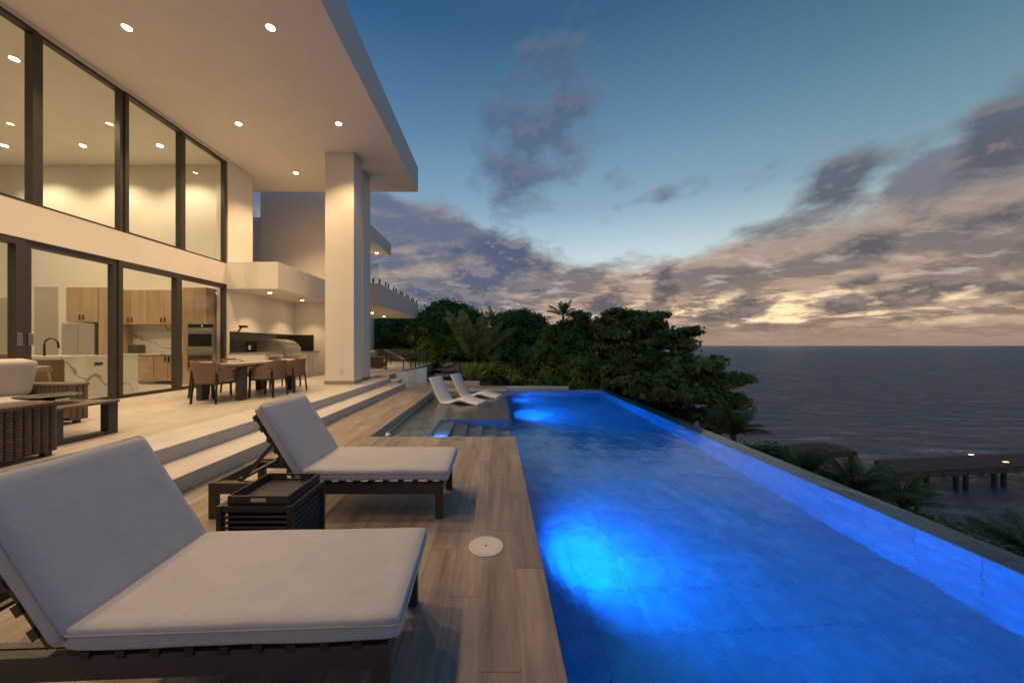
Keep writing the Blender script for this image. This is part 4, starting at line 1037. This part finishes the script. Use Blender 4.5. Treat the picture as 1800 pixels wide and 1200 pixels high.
def crown_points(blobs, per, clump, spread):
    P, N = [], []
    for (c, rad, k) in blobs:
        c = np.array(c); rad = np.array(rad)
        d = rng.normal(size=(k,3)); d /= np.linalg.norm(d, axis=1, keepdims=True); d[:,2] = np.where(d[:,2] < -.5, -d[:,2], d[:,2])
        rr = rng.uniform(.62,1.03,(k,1)); cc = c+d*rad*rr
        nn = rng.integers(int(per*.5), int(per*1.5), k)
        for i in range(k):
            m = nn[i]; q = rng.normal(size=(m,3))*np.array([1,1,.55])*spread
            P.append(cc[i]+q); N.append(d[i]*.7+q/spread*.25+rng.normal(size=(m,3))*.45+np.array([0,0,.45]))
    return np.concatenate(P), np.concatenate(N)
def tree(name, label, base, blobs, m, per=40, size=.14, spread=.25, trunk=.16, group=None, limbs=True, catg='tree'):
    r = thing(name, label, catg, base, 0, group); b0 = Vector(base)
    mb = MB(); cx = sum(b[0][0] for b in blobs)/len(blobs); cy = sum(b[0][1] for b in blobs)/len(blobs)
    zt = min(b[0][2] for b in blobs); fork = Vector(((base[0]*.6+cx*.4), (base[1]*.6+cy*.4), base[2]+(zt-base[2])*.55))
    mb.tube([b0-Vector((0,0,.3)), b0.lerp(fork,.5)+Vector((.08,0,0)), fork], [trunk,trunk*.8,trunk*.65], 8)
    for (c, rad, k_) in blobs:
        c = Vector(c); mid = fork.lerp(c,.55)+Vector((random.uniform(-.2,.2),0,random.uniform(.0,.25)))
        mb.tube([fork, mid, c], [trunk*.5,trunk*.32,trunk*.15], 6)
        if limbs:
            for _ in range(5):
                d = Vector((random.uniform(-1,1)*rad[0],random.uniform(-1,1)*rad[1],random.uniform(-.2,.9)*rad[2]))*.9
                mb.tube([mid.lerp(c,.6), c+d*.5+Vector((0,0,.05)), c+d], [trunk*.2,trunk*.12,trunk*.04], 5)
    part('trunk', mb, bark, r, world=True, smooth=True, fix=False)
    P, N = crown_points(blobs, per, 0, spread); me = leaves_mesh('crown', P-np.array(base), N, size); o = link('crown', me, m, r); o['kind'] = 'stuff'
    return r
def gb(px, py, Yd): x = (px-872)/600*Yd; return (x, Yd, gz(x, Yd))
def B(px, py, Yd, rx, ry, k, rd=None):
    s = Yd/600; return (at(px,py,Yd), (rx*s, (rd or rx*s), ry*s), k)
# far tall masses
tree('broadleaf_tree', 'dark dense tree behind the balcony, leftmost of the garden trees', gb(700,0,31),
     [B(690,600,31,60,42,130), B(655,585,31,40,30,70), B(735,585,30,36,34,80), B(700,640,29,60,28,90), B(640,625,30,60,30,90)], leaf_dark, 150, .17, .36, .3)
tree('broadleaf_tree', 'tall round crowned dark tree rising above the coconut palm', gb(790,0,26),
     [B(790,566,26,46,34,160), B(760,585,25,34,34,90), B(822,590,26,38,40,120), B(790,625,25,56,34,120), B(850,630,25,34,30,70)], leaf_dark, 150, .15, .30, .3)
tree('broadleaf_tree', 'round dark green tree between the coconut palm and the sea grape', gb(915,0,21),
     [B(912,582,21,42,34,150), B(880,610,21,26,28,70), B(945,610,21,30,34,80), B(910,640,20,46,34,120)], leaf_dark, 150, .12, .25, .25)
tree('leafy_tree', 'bright green leafy tree behind the far end of the pool', gb(985,0,15),
     [B(990,610,15,40,42,150), B(958,645,15,34,36,110), B(1020,590,15.5,34,30,90), B(1010,655,14.5,50,34,130), B(960,678,14,40,18,70)], leaf_mid, 60, .12, .16, .16)
tree('sea_grape_tree', 'wide spreading sea grape tree overhanging the infinity edge and the sea', gb(1130,0,14),
     [B(1120,570,14.5,44,20,70), B(1075,585,14.5,40,28,80), B(1150,600,14,50,22,80), B(1190,605,13.5,28,14,36), B(1110,630,14,58,26,110), B(1185,645,13,56,22,90),
      B(1240,645,12.5,22,10,26), B(1262,668,12.5,34,12,44), B(1150,680,12.8,76,28,150), B(1225,700,12.5,60,24,110), B(1285,705,12,22,12,30), B(1240,740,12,46,20,70), B(1080,665,13.5,50,32,110), B(1060,625,14.5,40,30,70),
      B(1162,557,14,16,6,8), B(1212,584,13.5,18,7,10), B(1252,636,12.6,20,6,9), B(1302,664,12.2,16,5,7), B(1290,735,12,18,6,8), B(1020,556,14.5,14,8,9), B(1085,553,14.5,22,9,14)],
     leaf_sea, 34, .145, .125, .2)
tree('broadleaf_tree', 'low dark thicket tree under the sea grape beyond the pool wall', gb(1120,0,17),
     [B(1040,650,17,50,30,70), B(1110,705,16,60,28,70), B(1010,672,17,50,28,70)], leaf_dark, 50, .20, .28, .2)
# under-storey hedge
tree('hedge_shrub', 'dark hedge running behind the garden path', gb(770,0,25.8),
     [B(700,655,26,50,16,50), B(770,655,26,50,16,50), B(850,655,24,44,20,50), B(900,668,20,44,20,60)], leaf_dark, 50, .2, .3, .06, limbs=False, catg='hedge')
tree('round_shrub', 'light green rounded shrub right of the yellow palm shrub', gb(885,0,14),
     [B(880,655,14,26,17,60), B(900,668,13.8,16,16,40)], leaf_lite, 45, .08, .10, .03, limbs=False, catg='shrub')
tree('round_shrub', 'small purple leaved shrub behind the pool edge', gb(880,0,13),
     [B(882,674,13,14,10,34)], leaf_purple, 40, .07, .07, .02, limbs=False, catg='shrub')

def frond_mesh(L, droop, leaf=.55, pairs=42, wid=.045, rise=.6, tw=0.):
    mb = MB(); pts = []; n = 12
    for i in range(n+1):
        t_ = i/n; pts.append(Vector((L*t_*(1-.18*droop*t_), 0, L*(rise*t_-droop*t_*t_))))
    mb.tube(pts, [.028*(1-.85*i/n)*L/2.2+.004 for i in range(n+1)], 5)
    for i in range(pairs):
        t_ = .14+.85*(i+.5)/pairs; f = t_*n; k_ = min(int(f), n-1); p = pts[k_].lerp(pts[k_+1], f-k_); d = (pts[k_+1]-pts[k_]).normalized()
        ll = leaf*L/2.2*math.sin(math.pi*min(1,(t_*.9+.12)))**.6
        for s_ in (-1,1):
            side = Vector((0,s_,0)); q = (side*.80+d*.55+Vector((0,0,-.28-.25*random.random()))).normalized()*ll*random.uniform(.85,1.1)
            mid = p+q*.5+Vector((0,0,.03*ll)); tip = p+q+Vector((0,0,-.18*ll)); w = d*wid*L/2.2*.5
            mb.add([p-w*.6, p+w*.6, mid+w, tip, mid-w], [(0,1,2,4),(4,2,3)])
    return mb.mesh('frond', fix=False)
def palm(name, label, base, top, L, n, m, leaf=.55, lo=-10, hi=75, droop=.5, seed=0, tr=.13, pairs=38, group=None):
    rr = random.Random(seed); r = thing(name, label, 'palm', base, 0, group); b0 = Vector(base); tp = Vector(top)
    if (tp-b0).length > .25:
        part('trunk', MB().tube([b0-Vector((0,0,.2)), b0.lerp(tp,.5)+Vector((.08,0,0)), tp], [tr,tr*.8,tr*.75], 10), bark, r, world=True, smooth=True)
    ms = [frond_mesh(L, droop*q, leaf, pairs) for q in (.8, 1.0, 1.25)]
    for q in ms: q.materials.append(m)
    for i in range(n):
        o = link('frond', ms[i % 3], None, r); o.location = tp-b0
        e = lo+(hi-lo)*rr.random()**.8
        o.rotation_euler = (rr.uniform(-.3,.3), -R(e)*.8, 2*math.pi*(i*.382+rr.uniform(-.04,.04))); s_ = rr.uniform(.8,1.08); o.scale = (s_,)*3
    return r
b_ = gb(838,0,16)
palm('coconut_palm', 'short coconut palm with long arching fronds behind the pool loungers', (b_[0],15,b_[2]), (b_[0],15,.80), 2.5, 14, leaf_palm, .42, 4, 80, .40, 3)
b_ = gb(990,0,27); palm('coconut_palm', 'tall distant palm whose fronds poke above the tree tops', b_, (at(990,556,27)), 1.5, 12, leaf_dark, .55, 10, 90, .5, 5)
b_ = gb(925,0,30); palm('coconut_palm', 'distant palm crown between the round dark trees', (b_[0]-2,30,-.2), (at(864,566,30)), 1.5, 10, leaf_dark, .55, 10, 90, .5, 8)
for q, (px, py, Yd, L, sd_, lb) in enumerate(((832,672,13.2,.9,1,'yellow green areca palm shrub directly behind the retaining wall'), (852,664,13.6,.85,2,'second yellow green areca palm shrub beside the round shrub'))):
    x = (px-872)/600*Yd; palm('areca_palm', lb, (x,Yd,-.05), (x,Yd,.05), L, 26, leaf_lite, .5, 25, 100, .5, sd_, .05, 22, 'areca palm shrubs')
# palms below the infinity edge
for (px, py, Yd, L, n_, sd_, lb) in ((1288,765,9.6,1.25,18,11,'dark palm rising past the infinity edge at the foot of the sea grape'),
                                (1500,868,9.0,1.45,24,12,'dark palm crown in front of the gap between the two piers'),
                                (1585,895,9.4,1.2,20,13,'low dark palm in front of the start of the long pier'),
                                (1815,985,8.0,1.4,22,14,'dark palm fronds at the lower right edge below the pier'),
                                (1420,838,9.4,1.0,16,15,'small dark palm in front of the short jetty')):
    x, y, z = at(px, py, Yd); palm('coconut_palm', lb, (x,y,gz(x,y)), (x,y,z), L, n_, leaf_palm, .5, -5, 80, .5, sd_, .10, 30, None)

tree('hedge_shrub', 'dark scrub in the shade under the palms below the infinity edge', gb(1520,0,10.5),
     [B(1440,860,10.5,60,22,50), B(1530,905,10.2,70,24,60), B(1640,945,10,70,20,50), B(1340,805,11.5,50,16,40)], leaf_dark, 40, .12, .2, .05, limbs=False, catg='shrub')
